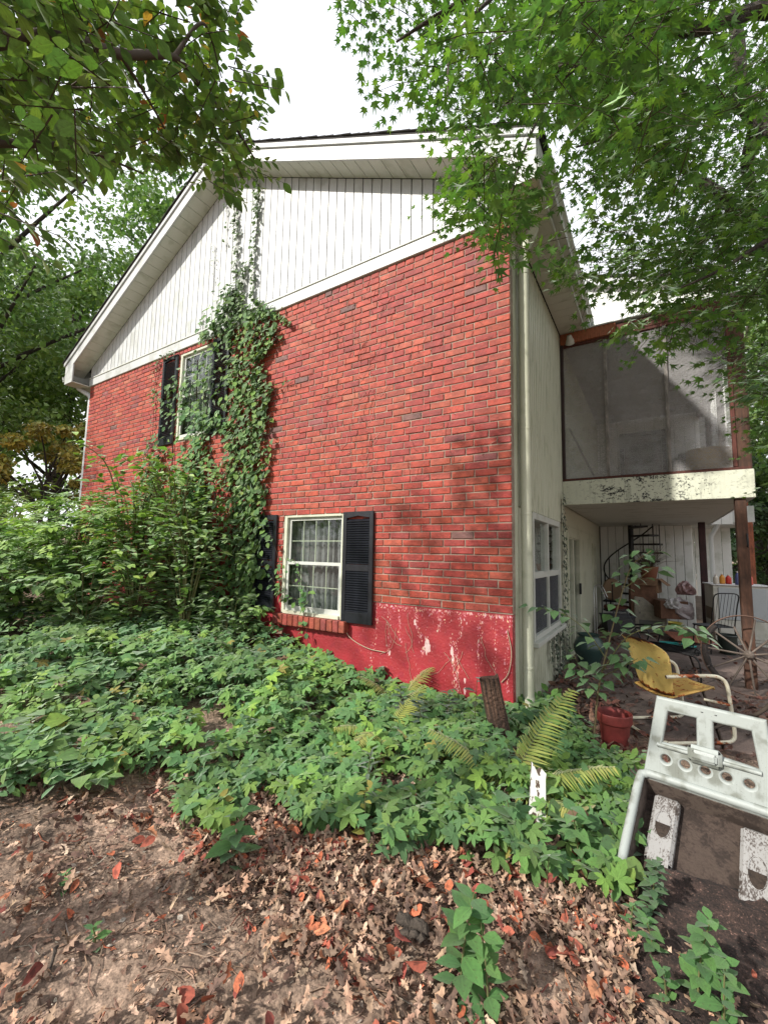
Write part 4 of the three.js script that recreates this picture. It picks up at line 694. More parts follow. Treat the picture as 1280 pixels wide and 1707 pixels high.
// black wrought iron chaise with mesh seat
{
  const t = thing('iron_bench', 'black wrought iron lounge bench with mesh seat and scrolled arms', 'bench');
  const tb = (P, r = 0.011, n = 30) => new MB().tube(P.length > 2 ? Cat(P, n) : P, r, 6);
  const seat = new MB(); for (let k = 0; k <= 24; k++) { const x = k / 24 * 1.15; seat.tube([V(x, 0.36 - 0.02 * Math.sin(k / 24 * 3.1), 0), V(x, 0.36 - 0.02 * Math.sin(k / 24 * 3.1), 0.46)], 0.0035, 4, false); } for (let k = 0; k <= 16; k++) seat.tube([V(0, 0.36, k / 16 * 0.46), V(0.6, 0.34, k / 16 * 0.46), V(1.15, 0.36, k / 16 * 0.46)], 0.0035, 4, false);
  mesh('seat_mesh', seat, M.iron, t);
  mesh('seat_frame', tb([V(0, 0.36, 0), V(1.15, 0.36, 0)]).tube([V(0, 0.36, 0.46), V(1.15, 0.36, 0.46)], 0.011, 6).tube([V(1.15, 0.36, 0), V(1.15, 0.36, 0.46)], 0.011, 6), M.iron, t);
  const back = new MB(); for (let k = 0; k <= 12; k++) back.tube([V(-0.02, 0.36, k / 12 * 0.46), V(-0.30, 0.80, k / 12 * 0.46)], 0.0035, 4, false); for (let k = 0; k <= 12; k++) back.tube([V(-0.02 - k / 12 * 0.28, 0.36 + k / 12 * 0.44, 0), V(-0.02 - k / 12 * 0.28, 0.36 + k / 12 * 0.44, 0.46)], 0.0035, 4, false);
  mesh('back_mesh', back, M.iron, t);
  for (const z of [0, 0.46]) {
    mesh('back_rail', tb([V(0, 0.36, z), V(-0.30, 0.80, z)]), M.iron, t);
    mesh('arm', tb([V(-0.12, 0.58, z), V(0.10, 0.60, z), V(0.30, 0.60, z), V(0.36, 0.54, z), V(0.33, 0.45, z), V(0.30, 0.38, z)], 0.012), M.iron, t);
    const sc = []; for (let k = 0; k <= 20; k++) { const a = k / 20 * 7, r = 0.05 - 0.03 * k / 20; sc.push(V(1.13 + Math.cos(a) * r, 0.38 + Math.sin(a) * r, z)); } mesh('scroll', new MB().tube(sc, 0.009, 6), M.iron, t);
    mesh('leg', tb([V(0.05, 0.36, z), V(0.02, 0.2, z), V(-0.06, 0.0, z)], 0.013), M.iron, t);
    mesh('leg', tb([V(0.9, 0.35, z), V(1.08, 0.33, z), V(1.16, 0.24, z), V(1.17, 0.0, z)], 0.014), M.iron, t);
  }
  const p = on('y', 0.04, 1168, 1140); t.position.set(p.x - 0.653, 0.036, p.z - 0.70); t.rotation.y = -0.32; t.scale.x = 0.72;
}
// wire chair by the appliance
{
  const t = thing('wire_chair', 'thin black wire patio chair in front of the white cabinet', 'chair');
  const tb = (P, n = 24) => new MB().tube(P.length > 2 ? Cat(P, n) : P, 0.010, 6);
  mesh('back_frame', tb([V(-0.2, 0.44, 0), V(-0.2, 0.8, -0.08), V(-0.19, 1.0, -0.13), V(0, 1.03, -0.14), V(0.19, 1.0, -0.13), V(0.2, 0.8, -0.08), V(0.2, 0.44, 0)]), M.iron, t);
  const bm = new MB(); for (let k = 1; k < 7; k++) bm.tube([V(-0.2 + k * 0.057, 0.45, 0), V(-0.2 + k * 0.057, 1.02, -0.14)], 0.004, 4, false); mesh('back_wires', bm, M.iron, t);
  mesh('seat_frame', tb([V(-0.2, 0.44, 0), V(-0.22, 0.44, 0.4), V(0.22, 0.44, 0.4), V(0.2, 0.44, 0)]), M.iron, t);
  const sm = new MB(); for (let k = 0; k < 14; k++) sm.tube([V(-0.2, 0.44, k * 0.03), V(0.2, 0.44, k * 0.03)], 0.004, 4, false); mesh('seat_mesh', sm, M.iron, t);
  for (const [x, z] of [[-0.2, 0], [0.2, 0], [-0.21, 0.38], [0.21, 0.38]]) mesh('leg', tb([V(x, 0.44, z), V(x * 1.15, 0.0, z * 1.1 - 0.02)]), M.iron, t);
  const p = on('y', 0.04, 1205, 1092); t.position.set(p.x + 0.02, 0.036, p.z - 0.1); t.rotation.y = -2.6;
}
// white cabinet or appliance with bottles on top
{
  const t = thing('metal_cabinet', 'old white metal cabinet beside the dark porch post', 'cabinet');
  const w = std(lin(0.58, 0.57, 0.53), 0.5, { map: T_dirty });
  mesh('cabinet_body', new MB().bbox(-0.02, 0.85, 0.06, 1.10, -0.66, 0, 0.012), w, t);
  mesh('side_shelf_opening', new MB().bbox(-0.026, -0.018, 0.42, 0.66, -0.6, -0.08), std(lin(0.22, 0.18, 0.14), 0.9), t);
  mesh('front_panel', new MB().bbox(0.06, 0.8, 0.46, 1.06, 0.002, 0.02, 0.006), std(lin(0.42, 0.45, 0.48), 0.45, { map: T_dirty }), t);
  mesh('lower_panel', new MB().bbox(0.06, 0.8, 0.12, 0.44, 0.002, 0.016, 0.006), w, t);
  mesh('top_sheet', new MB().bbox(-0.05, 0.88, 1.102, 1.125, -0.69, 0.03, 0.006), std(lin(0.6, 0.6, 0.6), 0.5), t);
  mesh('plinth', new MB().box(0.02, 0.82, 0, 0.058, -0.62, -0.03), w, t);
  t.position.set(2.13, 0.036, -6.25); t.rotation.y = 0.12;
  const q = rng(15), cols = [[0.55, 0.5, 0.42], [0.6, 0.25, 0.03], [0.55, 0.04, 0.03], [0.08, 0.10, 0.25], [0.6, 0.58, 0.55], [0.5, 0.08, 0.05]];
  const kind = ['clear jar with pale lid', 'orange plastic bottle', 'red squat bottle', 'dark blue bottle', 'white bottle with cap', 'tall red bottle'];
  cols.forEach((c, k) => { const b = thing('bottle', `${kind[k]} standing on the white cabinet`, 'bottle', 'bottles on the white cabinet'); const h = 0.16 + 0.1 * q(), r = 0.035 + 0.02 * q();
    mesh('bottle_body', new MB().lathe([[0, 0], [r, 0], [r * 1.03, 0.02], [r, h * 0.62], [r * 0.8, h * 0.74], [r * 0.36, h * 0.85], [r * 0.36, h * 0.9], [0, h * 0.9]], 0, 0, 0, 14), std(lin(...c), 0.3), b); mesh('cap', new MB().lathe([[0, h * 0.902], [r * 0.42, h * 0.902], [r * 0.42, h], [0, h]], 0, 0, 0, 10), std(lin(0.6, 0.55, 0.5), 0.4), b);
    b.position.set(2.17 + k * 0.11, 0.036 + 1.126, -6.3 - 0.12 * (k % 3)); });
}
{
  const t = thing('waste_bin', 'small dark green plastic bin behind the wagon wheel', 'bin');
  mesh('bin_body', new MB().lathe([[0, 0], [0.11, 0], [0.14, 0.3], [0.15, 0.31], [0.15, 0.325], [0.135, 0.325], [0.11, 0.03], [0, 0.03]], 0, 0, 0, 16), std(lin(0.018, 0.028, 0.022), 0.5), t);
  mesh('handle_lip', new MB().lathe([[0.151, 0.295], [0.158, 0.30], [0.158, 0.312], [0.151, 0.315]], 0, 0, 0, 16), std(lin(0.015, 0.022, 0.018), 0.5), t);
  const p = on('y', 0.036, 1213, 1090); t.position.set(p.x, 0.036, p.z);
}
// clutter heaped against the rear wall
{
  const q = rng(99);
  const boxM = std(lin(0.34, 0.20, 0.115), 0.9, { map: T_mottle }), boxD = std(lin(0.20, 0.10, 0.06), 0.9, { map: T_mottle });
  const carton = (u, v, z, w, h, d, ry, rz, label, m, open) => { const t = thing('cardboard_box', label, 'box'); const p = on('z', z, u, v);
    mesh('carton', new MB().bbox(-w / 2, w / 2, 0, h, -d / 2, d / 2, 0.004), m, t);
    if (open) { mesh('flap', new MB().box(-w / 2, w / 2, h + 0.002, h + 0.008, 0, d * 0.5, new THREE.Matrix4().makeTranslation(0, h, d / 2).multiply(new THREE.Matrix4().makeRotationX(0.9)).multiply(new THREE.Matrix4().makeTranslation(0, -h, 0))), m, t); mesh('flap', new MB().box(0, w * 0.5, 0.002, 0.008, -d / 2, d / 2, new THREE.Matrix4().makeTranslation(w / 2, h, 0).multiply(new THREE.Matrix4().makeRotationZ(-0.7))), m, t); }
    mesh('tape', new MB().box(-0.03, 0.03, h + 0.0005, h + 0.0015, -d / 2, d / 2), std(lin(0.45, 0.32, 0.18), 0.4), t);
    t.position.copy(p); t.position.y = Math.max(0.037, p.y); t.rotation.set(0, ry, rz); return t; };
  carton(1118, 1030, -6.6, 0.5, 0.36, 0.4, 0.3, 0, 'brown cardboard box lying under a taller carton', boxD, false);
  const c2 = carton(1115, 1030, -6.75, 0.42, 0.34, 0.34, 0.2, 0, 'tan cardboard carton with open flaps on top of another box', boxM, true); c2.position.y = 0.40; 
  carton(1072, 1032, -6.9, 0.5, 0.85, 0.4, 0.15, 0, 'tall brown moving box behind the tilted panel', boxD, false);
  const c4 = carton(1082, 1030, -6.95, 0.44, 0.30, 0.36, -0.2, 0, 'small brown box on the tall moving box', boxM, true); c4.position.y = 0.89;
  // tilted cream appliance panel
  { const t = thing('appliance_panel', 'cream appliance leaning back beside the cardboard boxes', 'appliance'); mesh('casing', new MB().bbox(-0.3, 0.3, 0, 0.75, -0.12, 0.12, 0.015), std(lin(0.36, 0.33, 0.25), 0.6, { map: T_mottle }), t); mesh('edge_strip', new MB().bbox(0.301, 0.325, 0, 0.75, -0.1, 0.1, 0.005), M.trim, t); mesh('vent_panel', new MB().bbox(-0.22, 0.22, 0.02, 0.26, 0.121, 0.13, 0.004), std(lin(0.10, 0.10, 0.09), 0.8), t);
    for (const [x, y] of [[-0.2, 0.66], [0.2, 0.66], [0.2, 0.4], [-0.2, 0.4]]) mesh('screw', new MB().lathe([[0, 0], [0.014, 0], [0.012, 0.006], [0, 0.007]], x, y, 0.121, 8, new THREE.Matrix4().makeRotationX(Math.PI / 2)), M.rubber, t);
    const p = on('y', 0.04, 1082, 1058); t.position.set(p.x, 0.037, p.z - 0.3); t.rotation.set(-0.12, 0.25, 0); }
  // brown office chair with round back
  { const t = thing('office_chair', 'brown upholstered office chair with round back near the stairs', 'chair'); const br = std(lin(0.16, 0.085, 0.05), 0.85, { map: T_mottle });
    mesh('backrest', new MB().lathe([[0, -0.03], [0.2, -0.03], [0.225, 0], [0.2, 0.04], [0, 0.05]], 0, 0.86, -0.16, 18, new THREE.Matrix4().makeScale(1, 1.15, 1).multiply(new THREE.Matrix4().makeRotationX(Math.PI / 2))), std(lin(0.24, 0.16, 0.10), 0.85), t);
    mesh('seat', new MB().lathe([[0, 0.42], [0.24, 0.42], [0.27, 0.46], [0.25, 0.51], [0, 0.52]], 0, 0, 0.02, 18), std(lin(0.12, 0.035, 0.025), 0.8), t);
    mesh('column', new MB().tube([V(0, 0.08, 0), V(0, 0.42, 0)], 0.025, 8), M.iron, t); mesh('back_support', new MB().tube(Cat([V(0, 0.44, -0.1), V(0, 0.5, -0.26), V(0, 0.8, -0.2)], 10), 0.02, 6), M.iron, t);
    for (let k = 0; k < 5; k++) { const a = k * 1.257; const l = mesh('base_leg', new MB().tube([V(0, 0.1, 0), V(Math.cos(a) * 0.28, 0.07, Math.sin(a) * 0.28)], 0.018, 6), M.iron, t); mesh('caster', new MB().lathe([[0, -0.02], [0.03, -0.02], [0.03, 0.02], [0, 0.02]], Math.cos(a) * 0.28, 0.03, Math.sin(a) * 0.28, 10, new THREE.Matrix4().makeRotationX(Math.PI / 2)), M.rubber, l); }
    const p = on('y', 0.04, 1018, 1048); t.position.set(p.x + 0.1, 0.037, p.z - 0.2); t.rotation.y = 0.5; }
  // sacks
  const sack = (u, v, z, s, c, label, sy) => { const g = new THREE.IcosahedronGeometry(s, 4); const a = g.attributes.position; for (let i = 0; i < a.count; i++) { const x = a.getX(i), y = a.getY(i), w = a.getZ(i); const n = 1 + 0.7 * (fbm(x / s * 1.6 + u, y / s * 1.6 + w / s * 1.2, 4) - 0.5) + 0.10 * Math.sin((x + y * 0.7 + w) / s * 9); a.setXYZ(i, x * n, Math.max(-s * 0.55, y * n) * sy, w * n * 0.8); } g.computeVertexNormals(); const p = on('z', z, u, v); const m = solo('plastic_sack', g, std(c, 0.35, { map: T_mottle }), label, 'sack'); m.position.copy(p); m.position.y = Math.max(p.y, 0.04 + s * 0.55 * sy); return m; };
  sack(1132, 1020, -6.6, 0.24, lin(0.42, 0.36, 0.36), 'large crumpled pale plastic sack beside the cardboard boxes', 1.0);
  sack(1142, 1000, -6.8, 0.17, lin(0.38, 0.22, 0.21), 'small pinkish plastic sack on top of the pale one', 1.0).position.y += 0.2;
  sack(1120, 1008, -6.4, 0.15, lin(0.55, 0.53, 0.52), 'white rumpled plastic bag in front of the boxes', 0.9);
  // low things on the slab
  { const t = thing('wash_basin', 'small yellow plastic basin on the patio slab', 'basin'); mesh('basin', new MB().lathe([[0, 0], [0.11, 0], [0.15, 0.12], [0.165, 0.125], [0.16, 0.13], [0.14, 0.12], [0.10, 0.015], [0, 0.015]], 0, 0, 0, 18), std(lin(0.62, 0.52, 0.08), 0.45), t); mesh('rim', new MB().lathe([[0.162, 0.124], [0.172, 0.127], [0.17, 0.134], [0.16, 0.133]], 0, 0, 0, 18), std(lin(0.6, 0.5, 0.09), 0.45), t); const p = on('y', 0.037, 1128, 1037); t.position.set(p.x - 0.1, 0.037, p.z + 1.2); }
  { const t = thing('red_bucket', 'small red bucket standing by the leaning appliance', 'bucket'); mesh('bucket_body', new MB().lathe([[0, 0], [0.1, 0], [0.13, 0.26], [0.14, 0.265], [0.138, 0.28], [0.125, 0.28], [0.1, 0.03], [0, 0.03]], 0, 0, 0, 18), std(lin(0.36, 0.02, 0.015), 0.45), t); mesh('bail', new MB().tube(Cat([V(-0.135, 0.26, 0), V(-0.09, 0.20, 0.11), V(0.09, 0.20, 0.11), V(0.135, 0.26, 0)], 16), 0.005, 5), M.iron, t); const p = on('y', 0.037, 1102, 1034); t.position.set(p.x - 0.15, 0.037, p.z + 1.6); }
  { const p = on('y', 0.037, 1165, 1030); const m = solo('plywood_sheet', new MB().bbox(-0.38, 0.38, 0, 0.02, -0.3, 0.3, 0.003), std(lin(0.40, 0.14, 0.08), 0.8, { map: T_grain }), 'orange brown plywood sheet lying tilted by the white wall', 'board'); m.position.set(1.72, 0.10, -6.1); m.rotation.set(0.12, 0.3, -0.10); }
  { const m = solo('garden_hose', new MB().tube(Cat([V(1.0, 0.055, -5.5), V(1.2, 0.055, -5.35), V(1.4, 0.055, -5.45), V(1.6, 0.055, -5.3), V(1.75, 0.055, -5.5), V(1.5, 0.055, -5.62), V(1.2, 0.055, -5.6)], 60), 0.017, 6), std(lin(0.02, 0.30, 0.28), 0.5), 'teal garden hose in loose loops on the patio slab', 'hose'); }
  { const m = solo('stepping_stone', new MB().bbox(-0.16, 0.16, 0, 0.04, -0.12, 0.12, 0.012), std(lin(0.34, 0.36, 0.38), 0.8, { map: T_mottle }), 'flat grey stone beside the dark porch post', 'stone'); m.position.set(1.92, 0.036, -6.0); m.rotation.y = 0.3; }
  // tub with dry grass
  { const t = thing('dry_grass_planter', 'brown tub of dry wiry grass on top of the boxes', 'planter'); mesh('tub', new MB().lathe([[0, 0], [0.14, 0], [0.19, 0.24], [0.2, 0.25], [0.185, 0.25], [0.14, 0.06], [0, 0.06]], 0, 0, 0, 18), std(lin(0.20, 0.075, 0.04), 0.8), t);
    const g = new MB(); for (let k = 0; k < 110; k++) { const a = q() * 6.28, e = 0.25 + 1.1 * q() * q(), l = 0.35 + 0.35 * q(); const d = V(Math.cos(a) * Math.sin(e), Math.cos(e), Math.sin(a) * Math.sin(e)); const s = V(Math.cos(a) * 0.08 * q(), 0.2, Math.sin(a) * 0.08 * q()); g.tube([s, s.clone().addScaledVector(d, l * 0.5), s.clone().addScaledVector(d, l).add(V(0, -0.12 * l * e * 2, 0))], [0.004, 0.0035, 0.0015], 3, false); } mesh('grass_blades', g, std(lin(0.10, 0.075, 0.045), 0.9), t);
    t.position.set(c4.position.x + 0.02, 0.89 + 0.31, c4.position.z + 0.02); }
  // glazed urn and dark crates by the side window
  { const t = thing('glazed_urn', 'dark green glazed urn by the house wall under the window', 'urn'); mesh('urn_body', new MB().lathe([[0, 0], [0.12, 0], [0.14, 0.03], [0.21, 0.2], [0.215, 0.28], [0.17, 0.38], [0.13, 0.41], [0.16, 0.44], [0.15, 0.445], [0.115, 0.41], [0, 0.4]], 0, 0, 0, 24), new THREE.MeshPhysicalMaterial({ color: lin(0.03, 0.06, 0.055), roughness: 0.25 }), t); mesh('foot_ring', new MB().lathe([[0.10, 0], [0.13, 0], [0.13, 0.02], [0.125, 0.025]], 0, -0.001, 0, 20), M.rubber, t); t.position.set(0.30, 0.037, -2.95); }
  { const t = thing('storage_tote', 'dark storage tote stacked by the foot of the stairs', 'crate'); mesh("tote", new MB().hexa([[-0.24, 0, 0.18], [0.24, 0, 0.18], [0.24, 0, -0.18], [-0.24, 0, -0.18], [-0.28, 0.34, 0.21], [0.28, 0.34, 0.21], [0.28, 0.34, -0.21], [-0.28, 0.34, -0.21]]), std(lin(0.03, 0.028, 0.03), 0.6), t); mesh('lid', new MB().bbox(-0.3, 0.3, 0.342, 0.37, -0.23, 0.23, 0.008), std(lin(0.025, 0.028, 0.04), 0.6), t); t.position.set(0.45, 0.037, -6.4); t.rotation.y = 0.4; }
  { const t = thing('walking_frame', 'thin metal trolley frame leaning beside the door', 'frame'); const tb = (P) => new MB().tube(Cat(P, 20), 0.011, 6); const st = std(lin(0.35, 0.36, 0.36), 0.35, { metalness: 0.6 }); mesh('side_tube', tb([V(0, 0.02, 0), V(0, 0.7, 0), V(0, 1.0, -0.1), V(0.1, 1.02, -0.1), V(0.2, 0.8, 0)]), st, t); mesh('side_tube', tb([V(0.0, 0.02, -0.4), V(0, 0.7, -0.4), V(0, 1.0, -0.45), V(0.1, 1.02, -0.45), V(0.2, 0.8, -0.4)]), st, t); mesh('cross_tube', new MB().tube([V(0, 0.6, 0), V(0, 0.6, -0.4)], 0.01, 6), st, t); t.position.set(0.15, 0.036, -5.1); }
}
// weathered timber post stub leaning in the ground cover
{
  const T_wood = tex([256, 512], 0.5, (u, v) => { const a = fbm(u * 32, v * 4, 5, 4), c = sstep(0.62, 0.72, fbm(u * 24 + 4, v * 2, 4, 2)); const k = 0.42 + 0.5 * (a - 0.5) - 0.22 * c; return [k * 1.08, k * 0.86, k * 0.72]; });
  const b = new MB(), r = rng(3), N = 14, K = 10; let pv = null; const top = [];
  for (let j = 0; j <= K; j++) { const ring = []; for (let i = 0; i <= N; i++) { const a = i / N * Math.PI * 2, sq = 1 / Math.max(Math.abs(Math.cos(a)), Math.abs(Math.sin(a))), rr = 0.082 * Math.min(sq, 1.25) * (1 + 0.10 * (vnoise(i % N * 1.7 + 3, j * 0.5) - 0.5)); const y = j / K * 0.74 + (j === K ? 0.035 * (vnoise(i % N * 1.3, 9) - 0.5) : 0); ring.push(b.v(Math.cos(a) * rr, y, Math.sin(a) * rr, a * 0.1, y)); } if (pv) for (let i = 0; i < N; i++) { b.tri(pv[i], ring[i + 1], pv[i + 1]); b.tri(pv[i], ring[i], ring[i + 1]); } pv = ring; if (j === K) { const c = b.v(0, 0.72, 0, 0.3, 0.1); for (let i = 0; i < N; i++) { const p = (k) => b.v(b.p[ring[k] * 3], b.p[ring[k] * 3 + 1], b.p[ring[k] * 3 + 2], Math.cos(k) * 0.1, Math.sin(k) * 0.1); b.tri(c, p(i + 1), p(i)); } } }
  const m = solo('timber_stub', b, std(lin(0.42, 0.38, 0.36), 0.95, { map: T_wood, bumpMap: T_bump, bumpScale: 0.02 }), 'weathered timber post stub leaning out of the ground cover', 'post');
  m.position.set(0.12, -0.12, 0.62); m.rotation.set(-0.12, 0.4, 0.24);
}
{ // white flaking stake
  const T_fl = tex([256, 512], 0.9, (u, v) => { const k = sstep(0.60, 0.66, fbm(u * 32, v * 20, 4, 16)); return [lerp(0.95, 0.35, k), lerp(0.95, 0.28, k), lerp(0.94, 0.22, k)]; });
  const b = new MB().prism([[-0.05, 0], [0.05, 0], [0.045, 0.30], [0.05, 0.33], [0.012, 0.36], [-0.01, 0.34], [-0.04, 0.38]], -0.012, 0.012);
  const m = solo('white_board_stub', b, std(lin(0.6, 0.6, 0.58), 0.7, { map: T_fl }), 'short white flaking board standing among the ground cover leaves', 'board'); m.position.set(0.535, -0.01, 1.47); m.rotation.set(-0.6, 0.4, 0.1);
}
{ // decayed wood and stick in the litter
  const lg = (a, b, r, label) => { const A = on('y', 0.06, ...a), B = on('y', 0.07, ...b); const P = []; for (let k = 0; k <= 8; k++) { const t = k / 8; P.push(A.clone().lerp(B, t).add(V(0, groundH(0, 2) + 0.02 * (vnoise(k * 1.3, a[0]) - 0.5), 0.01 * (vnoise(k * 2.1, 4) - 0.5)))); } const m = solo('fallen_branch', new MB().tube(P, (t) => r * (0.75 + 0.4 * vnoise(t * 7, a[1])), 7), M.bark, label, 'branch'); return centreGeo(m); };
  lg([665, 1540], [712, 1560], 0.026, 'dark rotten branch piece half buried in oak leaves'); lg([668, 1565], [705, 1572], 0.014, 'pale thin branch piece lying below the rotten one'); lg([82, 1632], [94, 1588], 0.006, 'short dark twig on the bare soil');
  const s = [on('y', 0.08, 1155, 1225), on('y', 0.1, 1215, 1205), on('y', 0.18, 1262, 1190), on('y', 0.3, 1290, 1168)]; centreGeo(solo('fallen_branch', new MB().tube(Cat(s, 16), (t) => 0.010 + 0.012 * t, 6), M.twig, 'long dark stick lying across the patio beyond the plastic tub', 'branch'));
}

// ---------------------------------------------------------------- plants
const UP = V(0, 1, 0);
function rdir(q) { const a = q() * Math.PI * 2, y = q() * 2 - 1, s = Math.sqrt(1 - y * y); return V(Math.cos(a) * s, y, Math.sin(a) * s); }
function tilt(q, k) { return V((q() - 0.5) * 2 * k, 1, (q() - 0.5) * 2 * k).normalize(); }
const GREEN = [[0.115, 0.270, 0.058], [0.090, 0.230, 0.062], [0.150, 0.310, 0.058], [0.100, 0.245, 0.075], [0.180, 0.340, 0.062]];
const shade = (q, set, v = 0.25) => { const c = set[Math.floor(q() * set.length)], k = 1 - v + 2 * v * q(); return [c[0] * k * (0.9 + 0.2 * q()), c[1] * k, c[2] * k]; };
// palmate or pinnate compound leaf
function compound(B, q, p, face, az, len, n, pinnate) {
  const ax = V(Math.cos(az), 0, Math.sin(az)); ax.sub(face.clone().multiplyScalar(ax.dot(face))).normalize(); const sd = face.clone().cross(ax);
  if (pinnate) {
    for (let k = 0; k < n; k++) { const b = p.clone().addScaledVector(ax, len * 0.55 * Math.floor(k / 2)), last = k === n - 1 && n % 2, s = last ? 0 : k % 2 ? 1 : -1; const d = ax.clone().multiplyScalar(last ? 1 : 0.45).addScaledVector(sd, s * 0.9).addScaledVector(face, (q() - 0.6) * 0.4).normalize(); const l = len * (0.85 + 0.3 * q()); B.leaf(b, d, face.clone().addScaledVector(rdir(q), 0.25).normalize(), l, l * 0.55, OVATE, 0.25 * q(), 0.2); }
  } else for (let k = 0; k < n; k++) { const a = (k / (n - 1) - 0.5) * (n > 3 ? 3.9 : 2.9); const d = ax.clone().multiplyScalar(Math.cos(a)).addScaledVector(sd, Math.sin(a)).addScaledVector(face, -0.12).normalize(); const l = len * (1 - 0.22 * Math.abs(a) / 2) * (0.85 + 0.3 * q()); B.leaf(p, d, face.clone().addScaledVector(rdir(q), 0.2).normalize(), l, l * 0.5, OVATE, 0.25 * q(), 0.22); }
}
// ---- ground cover in front of the wall
const COVER = [[-4000, 1010], [300, 1040], [460, 1058], [600, 1080], [700, 1110], [790, 1150], [850, 1195], [905, 1190], [960, 1215], [1060, 1280], [1052, 1430], [1040, 1540], [960, 1505], [880, 1500], [800, 1452], [720, 1440], [640, 1450], [560, 1405], [500, 1400], [470, 1360], [440, 1325], [400, 1360], [380, 1410], [330, 1395], [250, 1370], [120, 1345], [0, 1345], [-4000, 1500]];
{
  const q = rng(501), B = new MB(), S = new MB();
  let made = 0;
  for (let k = 0; k < 60000 && made < 9500; k++) {
    const x = -9.5 + 10.8 * Math.pow(q(), 0.8), z = -0.6 + 4.6 * q(); if (x < 0.02 && z < 0.03) continue;
    const h = groundH(x, z), base = V(x, h, z), pr = proj(base);
    if (pr[2] < 0.5 || !inPoly(COVER, pr[0], pr[1])) continue;
    if (pr[2] < 1.2) continue;
    const edge = fbm(x * 1.3 + 9, z * 1.3, 3); if (edge < (z > 1.5 ? 0.33 : 0.26)) continue;
    if (pr[0] > 820 && pr[0] < 900 && pr[1] > 1240 && pr[1] < 1320 && q() < 0.75) continue;
    const dens = pr[2] > 5 ? 0.55 : 1; if (q() > dens) continue; made++;
    const front = sstep(0.28, 0.40, edge), top = (0.10 + 0.24 * fbm(x * 0.8 + 3, z * 0.8 + 1, 3)) * (0.45 + 0.75 * front) * (x < -3 ? 1.25 : 1) * (x > -1.4 ? 0.72 : 1) * (x > 0.35 && z < 1.1 ? 0.6 : 1); if (Math.hypot(x - 0.86, z + 0.05) < 0.3) continue;
    const hh = top * (0.25 + 0.85 * Math.sqrt(q()));
    const p = V(x + (q() - 0.5) * 0.05, h + hh, z + (q() - 0.5) * 0.05), face = V((q() - 0.5) * 1.1 + 0.1, 1, (q() - 0.5) * 1.1 + 0.35).normalize();
    if (pr[0] > 872 && pr[0] < 920 && pr[1] > 1330 && pr[1] < 1450 && q() < 0.55) continue; const c = shade(q, GREEN, 0.26), pt = 0.62 + 0.76 * fbm(x * 1.1 + 70, z * 1.1 + 5, 3); for (let j = 0; j < 3; j++) c[j] *= pt; const yel = fbm(x * 2.2 + 20, z * 2.2, 2); if (yel > 0.62) { c[0] *= 1.35; c[1] *= 1.18; c[2] *= 0.8; }
    B.col(...(q() < 0.015 ? (q() < 0.6 ? [0.34, 0.30, 0.05] : [0.22, 0.12, 0.05]) : c));
    const kind = fbm(x * 0.9 + 60, z * 0.9 + 11, 2) + (q() - 0.5) * 0.15, len = (0.055 + 0.045 * q()) * (pr[2] > 4 ? 1.15 : 1);
    if (kind < 0.52) compound(B, q, p, face, q() * 6.28, len, 5, false); else if (kind < 0.60) compound(B, q, p, face, q() * 6.28, len * 1.15, 3, false); else if (kind < 0.645) { const a = q() * 6.28, l = len * 1.7; B.leaf(p, V(Math.cos(a), 0.1, Math.sin(a)).normalize(), face, l, l * 0.8, HEART, 0.3 * q(), 0.2); } else compound(B, q, p, face, q() * 6.28, len * 0.95, 5, true);
    if (q() < 0.22) { S.tube([V(x, h - 0.01, z), V(lerp(x, p.x, 0.6), h + hh * 0.6, lerp(z, p.z, 0.6)), p], 0.0022, 3, false); }
  }
  const g = mesh('ground_cover', B, M.leaf, scene); tag(g, 'dense green creeper leaves covering the bed along the brick wall', 'ground cover', null, 'stuff');
  const s = mesh('ground_cover_stems', S, M.stem, scene); tag(s, 'thin stalks under the creeper leaves along the brick wall', 'stems', null, 'stuff');
}
